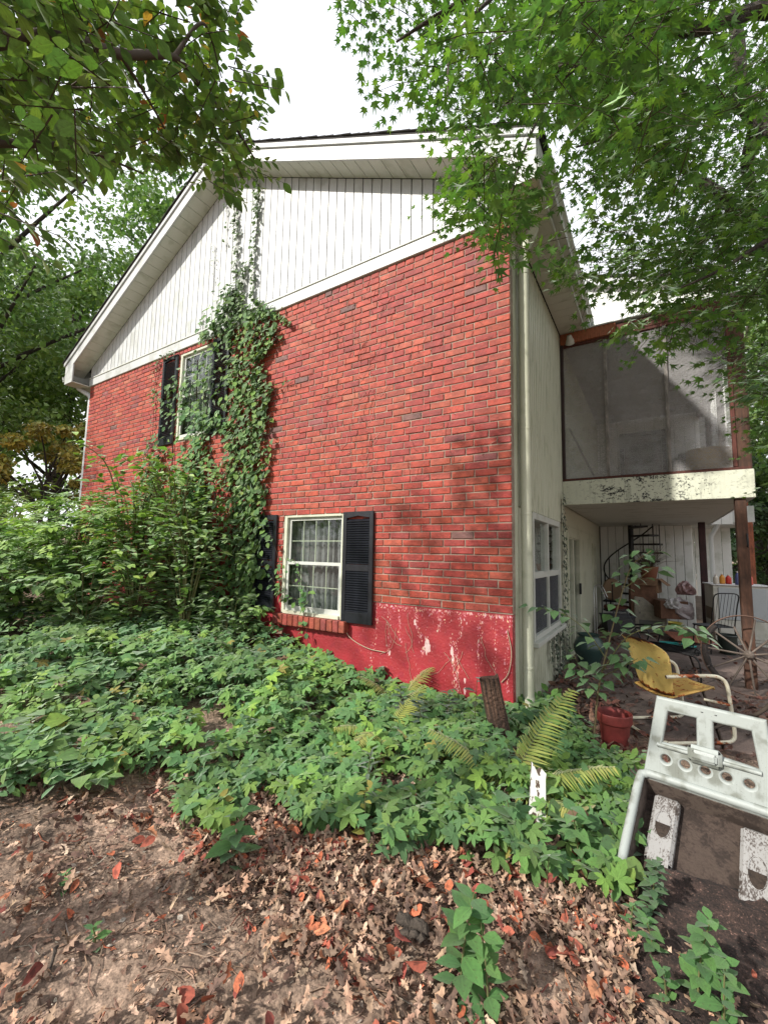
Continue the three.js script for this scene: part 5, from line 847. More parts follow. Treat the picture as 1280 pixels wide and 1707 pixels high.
// ---- leaf litter
const OAKS = [0, 1, 2, 3].map((k) => { const q = rng(300 + k), sk = (q() - 0.5) * 0.25, one = (s) => [[0, 0.012], [0.12, 0.04], [0.2, 0.15], [0.28, 0.055], [0.42, 0.25], [0.52, 0.08], [0.66, 0.23], [0.76, 0.09], [0.9, 0.11]].map(([a, b], i) => [a + (i ? (q() - 0.5) * 0.09 : 0), s * b * (0.65 + 0.7 * q()) + sk * a * a]); return { c: 0.45, pts: [...one(1), [1, sk], ...one(-1).reverse()] }; });
const EGG = { c: 0.45, pts: [[0, 0], [0.15, 0.2], [0.4, 0.3], [0.7, 0.24], [1, 0], [0.7, -0.24], [0.4, -0.3], [0.15, -0.2]] };
{
  const q = rng(733), B = new MB(), tan = [[0.42, 0.28, 0.195], [0.35, 0.225, 0.15], [0.48, 0.34, 0.255], [0.22, 0.14, 0.10], [0.28, 0.18, 0.13], [0.14, 0.085, 0.065]], red = [[0.42, 0.125, 0.06], [0.33, 0.085, 0.052], [0.46, 0.19, 0.10], [0.25, 0.06, 0.045]];
  const bare = [[-900, 1340], [60, 1340], [300, 1400], [330, 1500], [560, 1640], [620, 1760], [-900, 1900]];
  let made = 0;
  for (let k = 0; k < 220000 && made < 19000; k++) {
    const x = -3 + 5.6 * q(), z = 0.9 + 4.0 * q(), h = groundH(x, z), pr = proj(V(x, h, z)); if (pr[2] < 0.5) continue;
    const out = pr[1] < 1250; if (out) continue;
    let d = inPoly(bare, pr[0], pr[1]) ? 0.035 + 0.10 * sstep(0.5, 0.7, fbm(x * 3, z * 3, 2)) : 0.25 + 0.75 * sstep(0.30, 0.45, fbm(x * 1.7 + 4, z * 1.7, 3));
    if (inPoly(COVER, pr[0], pr[1])) d *= 0.22; if (x > 1.05 && z < 2.9 && z > 0.9) d *= 0.12; if (x > 1.0 && z < 1.3) d = 0;
    if (q() > d) continue; made++;
    const isRed = q() < 0.10, len = isRed ? 0.045 + 0.04 * q() : 0.045 + 0.042 * q();
    const n = V((q() - 0.5) * 1.9, 1, (q() - 0.5) * 1.9).normalize(), az = q() * 6.28, ax = V(Math.cos(az), 0, Math.sin(az)); ax.sub(n.clone().multiplyScalar(ax.dot(n))).normalize();
    const lift = 0.012 + 0.5 * len * Math.abs(ax.y) + 0.03 * q(); B.col(...shade(q, isRed ? red : tan, 0.22));
    const p = V(x, h + lift, z).addScaledVector(ax, -len / 2);
    B.fan(p, ax, n, len, isRed && q() < 0.8 ? EGG : OAKS[Math.floor(q() * 4)], (q() - 0.42) * 2.0);
  }
  const F = new MB(); made = 0;
  for (let k = 0; k < 90000 && made < 16000; k++) {
    const x = -3 + 5.6 * q(), z = 0.9 + 4.0 * q(), h = groundH(x, z), pr = proj(V(x, h, z)); if (pr[2] < 0.5 || pr[1] < 1250 || (x > 1.0 && z < 1.3)) continue; if (fbm(x * 2.3 + 14, z * 2.3, 3) < 0.36 + 0.2 * q()) continue; made++;
    const rough = sstep(5, 3, Math.hypot(x, z - 2)) * ((fbm(x * 7, z * 7, 4) - 0.5) * 0.035 + (vnoise(x * 34, z * 34) - 0.5) * 0.008), a = q() * 6.28, p = V(x, h + rough + 0.004 + 0.006 * q(), z);
    F.col(...shade(q, q() < 0.12 ? [[0.42, 0.36, 0.30], [0.36, 0.30, 0.26]] : q() < 0.1 ? red : tan, 0.3));
    if (q() < 0.09) F.tube([p, p.clone().add(V(Math.cos(a) * 0.05, 0.006 * q(), Math.sin(a) * 0.05)), p.clone().add(V(Math.cos(a + 0.3) * (0.08 + 0.09 * q()), 0.012 * q(), Math.sin(a + 0.3) * 0.1))], 0.0016 + 0.0014 * q(), 3, false);
    else { const l = 0.008 + 0.028 * q() * q(); F.leaf(p, V(Math.cos(a), (q() - 0.5) * 0.5, Math.sin(a)).normalize(), tilt(q, 0.9), l, l * (0.4 + 0.5 * q()), [0.4, 1, 0.2], 0.2, (q() - 0.5)); }
  }
  tag(mesh('litter_fragments', F, M.dry, scene), 'crumbs of leaf, bark and twig on the bare soil', 'leaf litter', null, 'stuff');
  tag(mesh('leaf_litter', B, M.dry, scene), 'brown curled oak leaves strewn over the soil in the foreground', 'leaf litter', null, 'stuff');
  const C = new MB(); made = 0;
  for (let k = 0; k < 20000 && made < 2600; k++) {
    const x = 0.06 + 3.4 * q(), z = -6.5 + 6.6 * q(), e = Math.exp(-Math.abs(x - 0.35) * 1.6) * 0.9 + 0.55 * sstep(1.4, 2.3, x) * sstep(-3.4, -1.8, z) + 0.10; const f = sstep(0.38, 0.62, fbm(x * 1.6 + 30, z * 1.2, 3)) + 0.15;
    if (q() > e * f * (z > -3.2 ? 1 : 0.35)) continue; made++;
    const len = 0.055 + 0.05 * q(), n = V((q() - 0.5) * 1.5, 1, (q() - 0.5) * 1.5).normalize(), az = q() * 6.28, ax = V(Math.cos(az), 0, Math.sin(az)); ax.sub(n.clone().multiplyScalar(ax.dot(n))).normalize();
    const b = shade(q, [[0.13, 0.07, 0.055], [0.10, 0.055, 0.045], [0.18, 0.10, 0.07], [0.15, 0.06, 0.045]], 0.3); C.col(...b);
    C.fan(V(x, Math.max(0.036, groundH(x, z)) + 0.008 + 0.4 * len * Math.abs(ax.y) + 0.02 * q(), z), ax, n, len, q() < 0.6 ? OAKS[1] : EGG, (q() - 0.4) * 1.4);
  }
  tag(mesh('patio_leaf_litter', C, M.dry, scene), 'dark dead leaves drifted over the concrete patio', 'leaf litter', null, 'stuff');
}
// ---- climbing vine on the gable wall
{
  const q = rng(611), t = thing('climbing_vine', 'leafy vine climbing the brick wall over the upper window to the gable', 'vine');
  const B = new MB(), S = new MB();
  const main = [[262, 720], [280, 640], [330, 590], [362, 545], [372, 480], [400, 500], [440, 505], [475, 530], [458, 600], [448, 700], [452, 850], [440, 960], [425, 1040], [330, 1040], [240, 930], [235, 800]];
  const dark = [[0.090, 0.20, 0.045], [0.105, 0.23, 0.050], [0.15, 0.29, 0.055], [0.075, 0.165, 0.042], [0.19, 0.34, 0.05]];
  const put = (x, y, z, len, set = dark, hang = 0.8) => { B.col(...shade(q, set, 0.25)); const d = V((q() - 0.5) * 2.0, -hang + (q() - 0.5) * 1.1, 0.15 + 0.7 * q()).normalize(), n = V((q() - 0.5) * 1.3, 0.6 + (q() - 0.5) * 0.9, 0.8).normalize(); B.leaf(V(x, y, z), d, n, len, len * 0.72, OVATE, 0.3 * q(), 0.25); };
  for (let k = 0; k < 60000 && B.p.length / 3 < 4700 * 8; k++) {
    const u = 205 + 290 * q(), v = 460 + 590 * q(); if (!inPoly(main, u + 46 * (fbm(u * 0.03, v * 0.02 + 3, 3) - 0.5) + 30 * (q() - 0.5) * q(), v + 60 * (fbm(u * 0.03 + 8, v * 0.02, 3) - 0.5))) continue;
    const w = on('z', 0, u, v), n = fbm(w.x * 1.6 + 50, w.y * 0.7 + 20, 3);
    let d = sstep(0.26, 0.44, n);
    if ((u > 272 && u < 299 && v < 745 && v > 595) || (u > 357 && u < 388 && v > 560 && v < 700)) d *= 0.22;   // shutters
    if (u > 325 && u < 357 && v > 575 && v < 690) d *= 0.4;
    if (u > 352 && u < 385 && v > 715 && v < 985) d *= 0.20;
    if (u > 388) d = Math.max(d * 0.8, 0.40);
    if (q() > d) continue;
    const thick = u > 388 ? 0.16 : 0.28; put(w.x, w.y, 0.03 + thick * q() * q(), (0.07 + 0.06 * q()), v > 680 && u < 390 ? GREEN : dark);
  }
  // runners spreading over the wall edges and up the siding
  const runner = (pts, n, z, len, set) => { const P = pts.map(([u, v]) => on('z', z, u, v)); const C = Cat(P, 24); S.tube(C, 0.004, 4, false); for (let k = 0; k < n; k++) { const p = C[Math.floor(q() * 24.9)], s = (q() - 0.5) * 0.12; put(p.x + s, p.y + (q() - 0.5) * 0.08, z + 0.04 * q(), len * (0.7 + 0.6 * q()), set, 0.5); } };
  const pale = [[0.15, 0.24, 0.09], [0.12, 0.21, 0.07], [0.10, 0.19, 0.05]];
  runner([[380, 310], [378, 350], [377, 420]], 30, 0.03, 0.05, pale); runner([[395, 330], [396, 400], [393, 470], [392, 540]], 210, 0.03, 0.07, pale); runner([[430, 305], [430, 360], [424, 430], [424, 500]], 190, 0.03, 0.07, pale); runner([[358, 410], [357, 450], [355, 490]], 22, 0.03, 0.035, pale); runner([[339, 520], [338, 555]], 12, 0.03, 0.04, pale);
  runner([[410, 440], [405, 480], [400, 530]], 110, 0.03, 0.07, pale); runner([[385, 480], [380, 520], [378, 560]], 90, 0.04, 0.07, pale); runner([[428, 500], [470, 530], [485, 540]], 50, 0.03, 0.07, dark);
  runner([[265, 600], [258, 650], [255, 720], [245, 760]], 60, 0.03, 0.055, pale); runner([[300, 585], [270, 600], [255, 612]], 40, 0.04, 0.06, pale); runner([[455, 655], [475, 640], [485, 633]], 10, 0.03, 0.05, dark); runner([[450, 960], [475, 990], [505, 1000], [520, 985]], 26, 0.14, 0.09, GREEN); runner([[445, 870], [470, 950], [480, 1000]], 18, 0.10, 0.08, GREEN);
  runner([[490, 930], [500, 960], [506, 1005], [505, 1050]], 40, 0.02, 0.05, GREEN); runner([[508, 1000], [512, 1060], [520, 1085]], 20, 0.06, 0.08, GREEN);
  for (const [a, b, c] of [[[300, 1050], [320, 850], [330, 600]], [[380, 1040], [395, 800], [400, 520]], [[425, 1050], [420, 800], [430, 510]], [[270, 1000], [285, 850], [290, 640]], [[360, 1040], [365, 900], [340, 640]]]) S.tube(Cat([on('z', 0.025, ...a), on('z', 0.03, ...b), on('z', 0.025, ...c)], 16), 0.009, 5, false);
  mesh('vine_leaves', B, M.leaf, t); mesh('vine_stems', S, M.twig, t); rebase(t, -4.6, groundH(-4.6, 0), 0.05);
}
{ // dry rootlets left on the painted foundation
  const q = rng(17), t = thing('dead_vine', 'dry pale vine rootlets clinging to the red foundation wall', 'vine'), S = new MB();
  for (let k = 0; k < 13; k++) { const x0 = -1.55 + 1.52 * q(), y0 = 0.55 + 0.45 * q(), P = [V(x0, y0, -0.008)]; let a = -1.5 + (q() - 0.5) * 1.4; const n = 4 + Math.floor(5 * q()); for (let i = 0; i < n; i++) { a += (q() - 0.5) * 0.9; const l = P[P.length - 1]; P.push(V(Math.min(-0.03, l.x + Math.cos(a) * 0.06), Math.max(0.1, l.y + Math.sin(a) * 0.06), -0.010 + 0.006 * q())); } S.tube(P, 0.0019, 4, false); }
  mesh('rootlets', S, M.rope, t);
  mesh('runner', new MB().tube(Cat([V(-2.06, 0.80, 0.03), V(-1.95, 0.62, 0.02), V(-1.7, 0.52, 0.01), V(-1.45, 0.50, -0.004)], 20), 0.005, 5), M.rope, t);
  mesh('runner', new MB().tube(Cat([V(-0.06, 0.9, -0.004), V(-0.02, 0.7, 0.0), V(-0.05, 0.5, 0), V(-0.12, 0.40, -0.004)], 16), 0.005, 5), M.rope, t);
  const W2 = new MB(); for (let k = 0; k < 210; k++) { const x0 = -2.0 + (q() - 0.5) * (q() < 0.6 ? 1.0 : 3.6), y0 = 2.3 + 2.7 * q(), P = [V(x0, y0, 0.004)]; let a = 1.57 + (q() - 0.5) * 1.6; const n = 2 + Math.floor(3 * q()); for (let i = 0; i < n; i++) { a += (q() - 0.5) * 1.2; const l = P[P.length - 1]; P.push(V(l.x + Math.cos(a) * 0.04, l.y + Math.sin(a) * 0.04, 0.002 + 0.005 * q())); } W2.tube(P, 0.0022, 3, false); }
  mesh('wall_rootlets', W2, std(lin(0.42, 0.24, 0.20), 0.9), t).userData.kind = 'stuff';
  rebase(t, -0.8, 0.1, 0);
}
{ // small vine on the side wall beside the window
  const q = rng(18), t = thing('wall_ivy', 'small dark ivy climbing the pale side wall beside the window', 'ivy'), B = new MB(), S = new MB();
  for (const [z, y0, y1, n] of [[-2.62, 0.0, 2.5, 190], [-2.75, 0.3, 2.2, 80], [-1.9, 0.05, 0.6, 90], [-2.3, 0.05, 0.66, 100], [-1.6, 0.3, 0.62, 30]]) { const P = []; for (let k = 0; k <= 10; k++) P.push(V(0.012, lerp(y0, y1, k / 10), z + 0.06 * (vnoise(k * 0.8 + z * 9, 3) - 0.5))); S.tube(P, 0.003, 4, false); for (let k = 0; k < n; k++) { const p = P[Math.floor(q() * 10.9)]; B.col(...shade(q, [[0.045, 0.075, 0.035], [0.06, 0.10, 0.045], [0.035, 0.06, 0.03]], 0.3)); const len = 0.04 + 0.03 * q(); B.leaf(V(0.015 + 0.04 * q(), p.y + (q() - 0.5) * 0.24, p.z + (q() - 0.5) * 0.14), V(0.2, -0.8 + q() * 0.8, (q() - 0.5) * 1.6).normalize(), V(0.9, 0.5, (q() - 0.5)).normalize(), len, len * 0.75, OVATE, 0.2, 0.2); } }
  mesh('ivy_leaves', B, M.leaf, t); mesh('ivy_stems', S, M.twig, t); rebase(t, 0.03, 0, -2.4);
}
// ---- shrubs: arching stems with alternate leaves
function shrub(name, label, x, z, ht, spread, stems, leafLen, set, seed, group, pinn = false) {
  const q = rng(seed), t = thing(name, label, 'shrub', group), B = new MB(), h = groundH(x, z);
  for (let k = 0; k < stems; k++) {
    const az = k / stems * 6.28 + q(), r = spread * (0.3 + 0.7 * q()), H = ht * (0.62 + 0.38 * q());
    const P = Cat([V(0, -0.03, 0), V(Math.cos(az) * r * 0.18, H * 0.45, Math.sin(az) * r * 0.18), V(Math.cos(az) * r * 0.5, H * 0.85, Math.sin(az) * r * 0.5), V(Math.cos(az) * r, H * (0.86 + 0.14 * q()), Math.sin(az) * r)], 22);
    mesh('stem', new MB().tube(P, (u) => 0.011 * (1 - 0.8 * u) * ht * 0.6, 5, false), M.stem, t);
    for (let i = 3; i < 23; i++) for (const s of [0, 1]) {
      if (q() < 0.12) continue; const p = P[i], dir = P[Math.min(22, i + 1)].clone().sub(P[i - 1]).normalize(), side = V(-dir.z, 0, dir.x).normalize(); if (q() < 0.5) side.negate();
      const sub = 0.05 + 0.22 * q() * ht * 0.5, b = p.clone().addScaledVector(side, sub).addScaledVector(rdir(q), 0.1 * ht * 0.4); const d = side.clone().multiplyScalar(0.9).addScaledVector(dir, 0.5).add(V((q() - 0.5) * 0.5, -0.25 + (q() - 0.5) * 0.6, (q() - 0.5) * 0.5)).normalize();
      B.col(...shade(q, set, 0.28)); const n = V((q() - 0.5) * 0.8, 1, (q() - 0.5) * 0.8 + 0.2).normalize(), l = leafLen * (0.7 + 0.6 * q());
      if (pinn) compound(B, q, b, n, Math.atan2(d.z, d.x), l * 0.62, 7, true); else { B.leaf(b, d, n, l, l * 0.5, OVATE5, 0.3 * q(), 0.22); if (q() < 0.7) B.leaf(b, d.clone().add(V((q() - 0.5), (q() - 0.5) * 0.5, (q() - 0.5))).normalize(), n, l * 0.9, l * 0.45, OVATE5, 0.3 * q(), 0.22); }
    }
  }
  mesh('foliage', B, M.leaf, t); t.position.set(x, h, z); return t;
}
const LIGHTG = [[0.26, 0.45, 0.05], [0.21, 0.40, 0.05], [0.33, 0.50, 0.06], [0.16, 0.33, 0.05]], MIDG = [[0.17, 0.34, 0.055], [0.13, 0.28, 0.05], [0.22, 0.40, 0.06]];
const SHG = 'tall weedy shrubs in front of the brick wall';
[[-4.75, 0.55, 3.05, 1.0, 18, 0.15, LIGHTG, 0, 'tall light green shrub against the vine under the upper window'],
 [-5.6, 0.7, 2.9, 1.05, 18, 0.15, LIGHTG, 0, 'tall shrub with arching stems beside the one under the upper window'],
 [-4.2, 0.7, 2.1, 0.8, 14, 0.14, MIDG, 0, 'mid height shrub beside the left black shutter of the lower window'],
 [-6.9, 1.0, 2.1, 1.1, 14, 0.17, MIDG, 1, 'shrub with feathery compound leaves before the far end of the wall'],
 [-5.2, 1.5, 1.35, 0.95, 12, 0.15, MIDG, 0, 'low spreading shrub in front of the taller ones'],
 [-8.3, 1.6, 2.0, 1.2, 12, 0.17, LIGHTG, 1, 'feathery leaved shrub near the white downspout'],
 [-6.4, 2.1, 1.35, 1.1, 12, 0.17, MIDG, 1, 'low feathery leaved shrub at the edge of the bed'],
 [-7.8, 2.8, 1.7, 1.2, 12, 0.18, MIDG, 0, 'broad leaved shrub away from the house wall'],
 [-9.8, 1.0, 2.3, 1.3, 12, 0.18, LIGHTG, 0, 'broad shrub past the end of the brick wall'],
 [-4.9, 1.0, 1.7, 0.9, 14, 0.14, LIGHTG, 0, 'bushy light green shrub low before the two tall ones'],
 [-6.0, 1.4, 1.9, 1.0, 14, 0.16, LIGHTG, 1, 'feathery light green shrub midway along the shrub row'],
 [-3.55, 0.45, 0.85, 0.5, 7, 0.12, MIDG, 0, 'small shrub under the left shutter of the lower window'],
].forEach(([x, z, h, sp, n, l, set, pin, label], k) => shrub('weedy_shrub', label, x, z, h, sp, n, l, set, 900 + k, SHG, !!pin));
// upright leafy weeds and foreground seedlings
function weed(label, u, v, ht, n, len, set, seed, name = 'weed', prof = OVATE5) {
  const q = rng(seed), p0 = on('y', 0.05, u, v), h = groundH(p0.x, p0.z), t = thing(name, label, 'weed'), B = new MB(), lean = rdir(q).multiplyScalar(0.18 * ht);
  const P = Cat([V(0, -0.02, 0), V(lean.x * 0.3, ht * 0.5, lean.z * 0.3), V(lean.x, ht, lean.z)], 14); mesh('stalk', new MB().tube(P, (k) => 0.005 * (1 - 0.6 * k), 5), M.stem, t);
  for (let k = 0; k < n; k++) { const f = 0.15 + 0.85 * k / (n - 1), p = P[Math.round(f * 14)], a = k * 2.4 + q(); B.col(...shade(q, set, 0.15)); const l = len * (0.75 + 0.5 * q()) * (1.1 - 0.3 * f); B.leaf(p, V(Math.cos(a), 0.25 + (q() - 0.5) * 0.4, Math.sin(a)).normalize(), UP.clone().addScaledVector(rdir(q), 0.25).normalize(), l, l * (prof === LANCE ? 0.3 : 0.6), prof, 0.35 * q(), 0.22); }
  mesh('leaves', B, M.leaf, t); t.position.set(p0.x, h, p0.z); return t;
}
const FRG = [[0.095, 0.25, 0.05], [0.08, 0.22, 0.055], [0.115, 0.28, 0.055]];
weed('leafy seedling growing alone in the oak leaf litter', 765, 1655, 0.36, 24, 0.115, FRG, 41, 'seedling');
weed('smaller bright seedling beside the lone one in the litter', 815, 1680, 0.28, 16, 0.085, FRG, 42, 'seedling');
weed('broad leaved seedling on the soil heap edge', 1160, 1650, 0.32, 30, 0.085, FRG, 43, 'seedling');
weed('seedling at the foot of the soil heap', 1205, 1700, 0.24, 20, 0.08, FRG, 44, 'seedling');
weed('bushy weed growing inside the tipped plastic tub', 1085, 1520, 0.30, 46, 0.06, [[0.085, 0.20, 0.06], [0.07, 0.17, 0.055]], 45);
weed('low leafy weed between the plastic tub and the litter', 1090, 1580, 0.18, 20, 0.06, FRG, 59);
weed('sprout in the litter at the end of the soil heap', 1110, 1650, 0.14, 12, 0.05, FRG, 60, 'seedling');
weed('small sprout by the low corner of the plastic tub', 1050, 1540, 0.16, 12, 0.06, FRG, 46, 'seedling');
weed('pale yellow leaved seedling at the edge of the ground cover', 608, 1405, 0.26, 7, 0.075, [[0.45, 0.46, 0.06], [0.38, 0.42, 0.06]], 47, 'seedling');
weed('broad leaved weed hanging over the bare soil gap', 385, 1440, 0.28, 18, 0.12, FRG, 48);
weed('big round leaved weed near the white flaking board', 860, 1420, 0.34, 12, 0.13, FRG, 49, 'weed', HEART);
weed('round leaved weed right of the white flaking board', 965, 1430, 0.30, 14, 0.12, FRG, 50, 'weed', HEART);
weed('tall weed with narrow pale leaves below the shrubs', 330, 1140, 0.62, 26, 0.15, [[0.11, 0.20, 0.085], [0.09, 0.18, 0.07]], 51, 'weed', LANCE);
weed('second narrow leaved weed below the shrubs', 375, 1130, 0.55, 22, 0.14, [[0.11, 0.20, 0.085], [0.09, 0.18, 0.07]], 52, 'weed', LANCE);
weed('grey green pointed weed among the creeper leaves', 610, 1330, 0.36, 16, 0.12, [[0.12, 0.20, 0.12], [0.10, 0.17, 0.10]], 53, 'weed', LANCE);
weed('tiny plant on the bare soil', 160, 1570, 0.08, 8, 0.05, FRG, 54, 'seedling');
weed('creeping sprout on the bare soil', 110, 1480, 0.07, 9, 0.04, FRG, 55, 'seedling');
weed('oval leaved sucker beside the timber stub', 790, 1235, 0.62, 9, 0.12, [[0.085, 0.16, 0.075], [0.07, 0.14, 0.065]], 56, 'weed');
weed('leafy shoot against the red foundation', 735, 1165, 0.45, 12, 0.09, FRG, 57);
weed('young leafy shoot beside the corner downspout', 930, 1235, 0.22, 16, 0.07, FRG, 58);
for (const [u, v, s, lb] of [[705, 1240, 61, 'glossy dark leaved sapling between the pale fern and the timber stub'], [745, 1225, 62, 'glossy dark leaved sapling touching the timber stub'], [670, 1215, 63, 'glossy dark leaved sapling beside the yellowing fern']]) weed(lb, u, v, 0.42, 24, 0.10, [[0.045, 0.12, 0.055], [0.055, 0.145, 0.065]], s, 'sapling');
// ---- ferns
function fern(label, u, v, fronds, set, seed) {
  const q = rng(seed), p0 = on('y', 0.05, u, v), h = groundH(p0.x, p0.z), t = thing('fern', label, 'fern');
  for (const [az, len, rise, droop] of fronds) {
    const d = V(Math.cos(az), 0, Math.sin(az)), P = []; for (let k = 0; k <= 36; k++) { const s = k / 36; P.push(V(d.x * len * s * Math.cos(rise * (1 - 0.4 * s)), 0.02 + len * (s * Math.sin(rise) - droop * s * s), d.z * len * s * Math.cos(rise * (1 - 0.4 * s)))); }
    const B = new MB(); B.col(0.16, 0.20, 0.05); B.tube(P, (k) => 0.003 * (1 - 0.7 * k), 4, false);
    for (let k = 5; k < 36; k++) { const s = k / 36, tn = P[k + 1 > 36 ? 36 : k + 1].clone().sub(P[k - 1]).normalize(), sd = tn.clone().cross(UP).normalize(), w = len * 0.24 * Math.pow(Math.sin(Math.PI * Math.min(1, 0.14 + 0.80 * s)), 0.8); B.col(...shade(q, set, 0.12)); const n = sd.clone().cross(tn).normalize(); for (const g of [-1, 1]) B.leaf(P[k], sd.clone().multiplyScalar(g).addScaledVector(tn, 0.38).add(V(0, -0.08, 0)).normalize(), n.clone().addScaledVector(rdir(q), 0.25).normalize(), w * (0.85 + 0.3 * q()), len * 0.024, [0.7, 1, 0.75, 0.45, 0], 0.1 + 0.3 * q(), 0.15); }
    mesh('frond', B, M.leaf, t);
  }
  t.position.set(p0.x, h, p0.z);
}
const FERN = [[0.36, 0.42, 0.07], [0.29, 0.37, 0.065], [0.42, 0.46, 0.10]];
fern('yellow green fern standing by the corner downspout', 850, 1318, [[-0.95, 0.76, 1.2, 0.10], [-0.25, 0.70, 0.66, 0.22], [0.45, 0.58, 0.5, 0.28], [2.75, 0.66, 0.95, 0.25], [3.2, 0.5, 0.6, 0.3]], FERN, 70);
fern('drooping pale fern in the middle of the ground cover', 640, 1235, [[2.2, 0.55, 1.05, 0.5], [1.5, 0.6, 1.15, 0.62], [0.9, 0.5, 1.0, 0.5], [-1.2, 0.6, 1.15, 0.2]], FERN, 71);
fern('yellowing fern close to the red foundation', 665, 1180, [[-1.0, 0.58, 1.2, 0.2], [2.6, 0.55, 1.1, 0.3], [0.5, 0.5, 1.1, 0.3]], [[0.36, 0.35, 0.07], [0.28, 0.33, 0.07]], 72);
// ---- young tree growing by the red pot
{
  const q = rng(88), t = thing('young_tree', 'slender young tree with heart shaped leaves beside the red pot', 'tree'), B = new MB();
  const Z = 0.05, stems = [[[990, 1225], [997, 1150], [1010, 1090], [1030, 1010], [1052, 945], [1085, 918]], [[1008, 1095], [975, 1050], [935, 1022], [888, 1012]], [[1002, 1120], [1045, 1062], [1100, 1045], [1150, 1050], [1165, 1072]], [[996, 1160], [975, 1130], [955, 1090]], [[1000, 1130], [1040, 1110], [1062, 1098]], [[1040, 980], [1070, 960], [1090, 945]]];
  const rad = [0.009, 0.005, 0.005, 0.004, 0.004, 0.004];
  stems.forEach((s, k) => {
    const C = Cat(s.map(([u, v], i) => on('z', Z + (k === 0 ? 0 : (k % 2 ? -0.05 : 0.09) * i), u, v)), 40); mesh(k ? 'branch' : 'trunk', new MB().tube(C, (f) => rad[k] * (1 - 0.6 * f), 6), k ? M.stem : std(lin(0.15, 0.12, 0.06), 0.8), t);
    const n = [42, 24, 30, 26, 28, 10][k]; for (let i = 0; i < n; i++) { const f = (k ? 0.12 : 0.25) + (k ? 0.88 : 0.75) * i / (n - 1), p = C[Math.round(f * 40)], a = i * 2.4 + q(), l = 0.07 + 0.05 * q(), pet = V(Math.cos(a), 0.2, Math.sin(a)).multiplyScalar(0.05 + 0.05 * q()); B.col(...shade(q, [[0.10, 0.23, 0.075], [0.12, 0.26, 0.08], [0.085, 0.20, 0.065]], 0.15)); const b = p.clone().add(pet); B.leaf(b, V(Math.cos(a), -0.35 + (q() - 0.5) * 0.6, Math.sin(a)).normalize(), UP.clone().addScaledVector(rdir(q), 0.4).normalize(), l, l * 0.78, HEART, 0.2, 0.15); }
  });
  mesh('leaves', B, M.leaf, t); const p = on('z', Z, 990, 1225); rebase(t, p.x, 0.0, p.z);
}

// ---------------------------------------------------------------- trees
const STARS = [0, 1, 2].map((kk) => { const rq = rng(70 + kk), L0 = [[-2.35, 0.42], [-1.35, 0.72], [-0.62, 0.95], [0, 1.0], [0.62, 0.95], [1.35, 0.72], [2.35, 0.42]], L = L0.map(([a, r]) => [a + (rq() - 0.5) * 0.22, r * (0.82 + 0.3 * rq())]), p = []; L.forEach(([a, r], i) => { p.push([Math.cos(a) * r * 0.62 + 0.36, Math.sin(a) * r * 0.62]); if (i < 6) { const m = (a + L[i + 1][0]) / 2; p.push([Math.cos(m) * 0.22 + 0.34, Math.sin(m) * 0.22]); } }); p.push([0.22, 0]); return { c: 0.36, pts: p.reverse() }; });
function limb(name, pts, r0, r1, parent, mat = M.bark, seg = 8) { return mesh(name, new MB().tube(Cat(pts, 26), (t) => lerp(r0, r1, t), seg), mat, parent); }
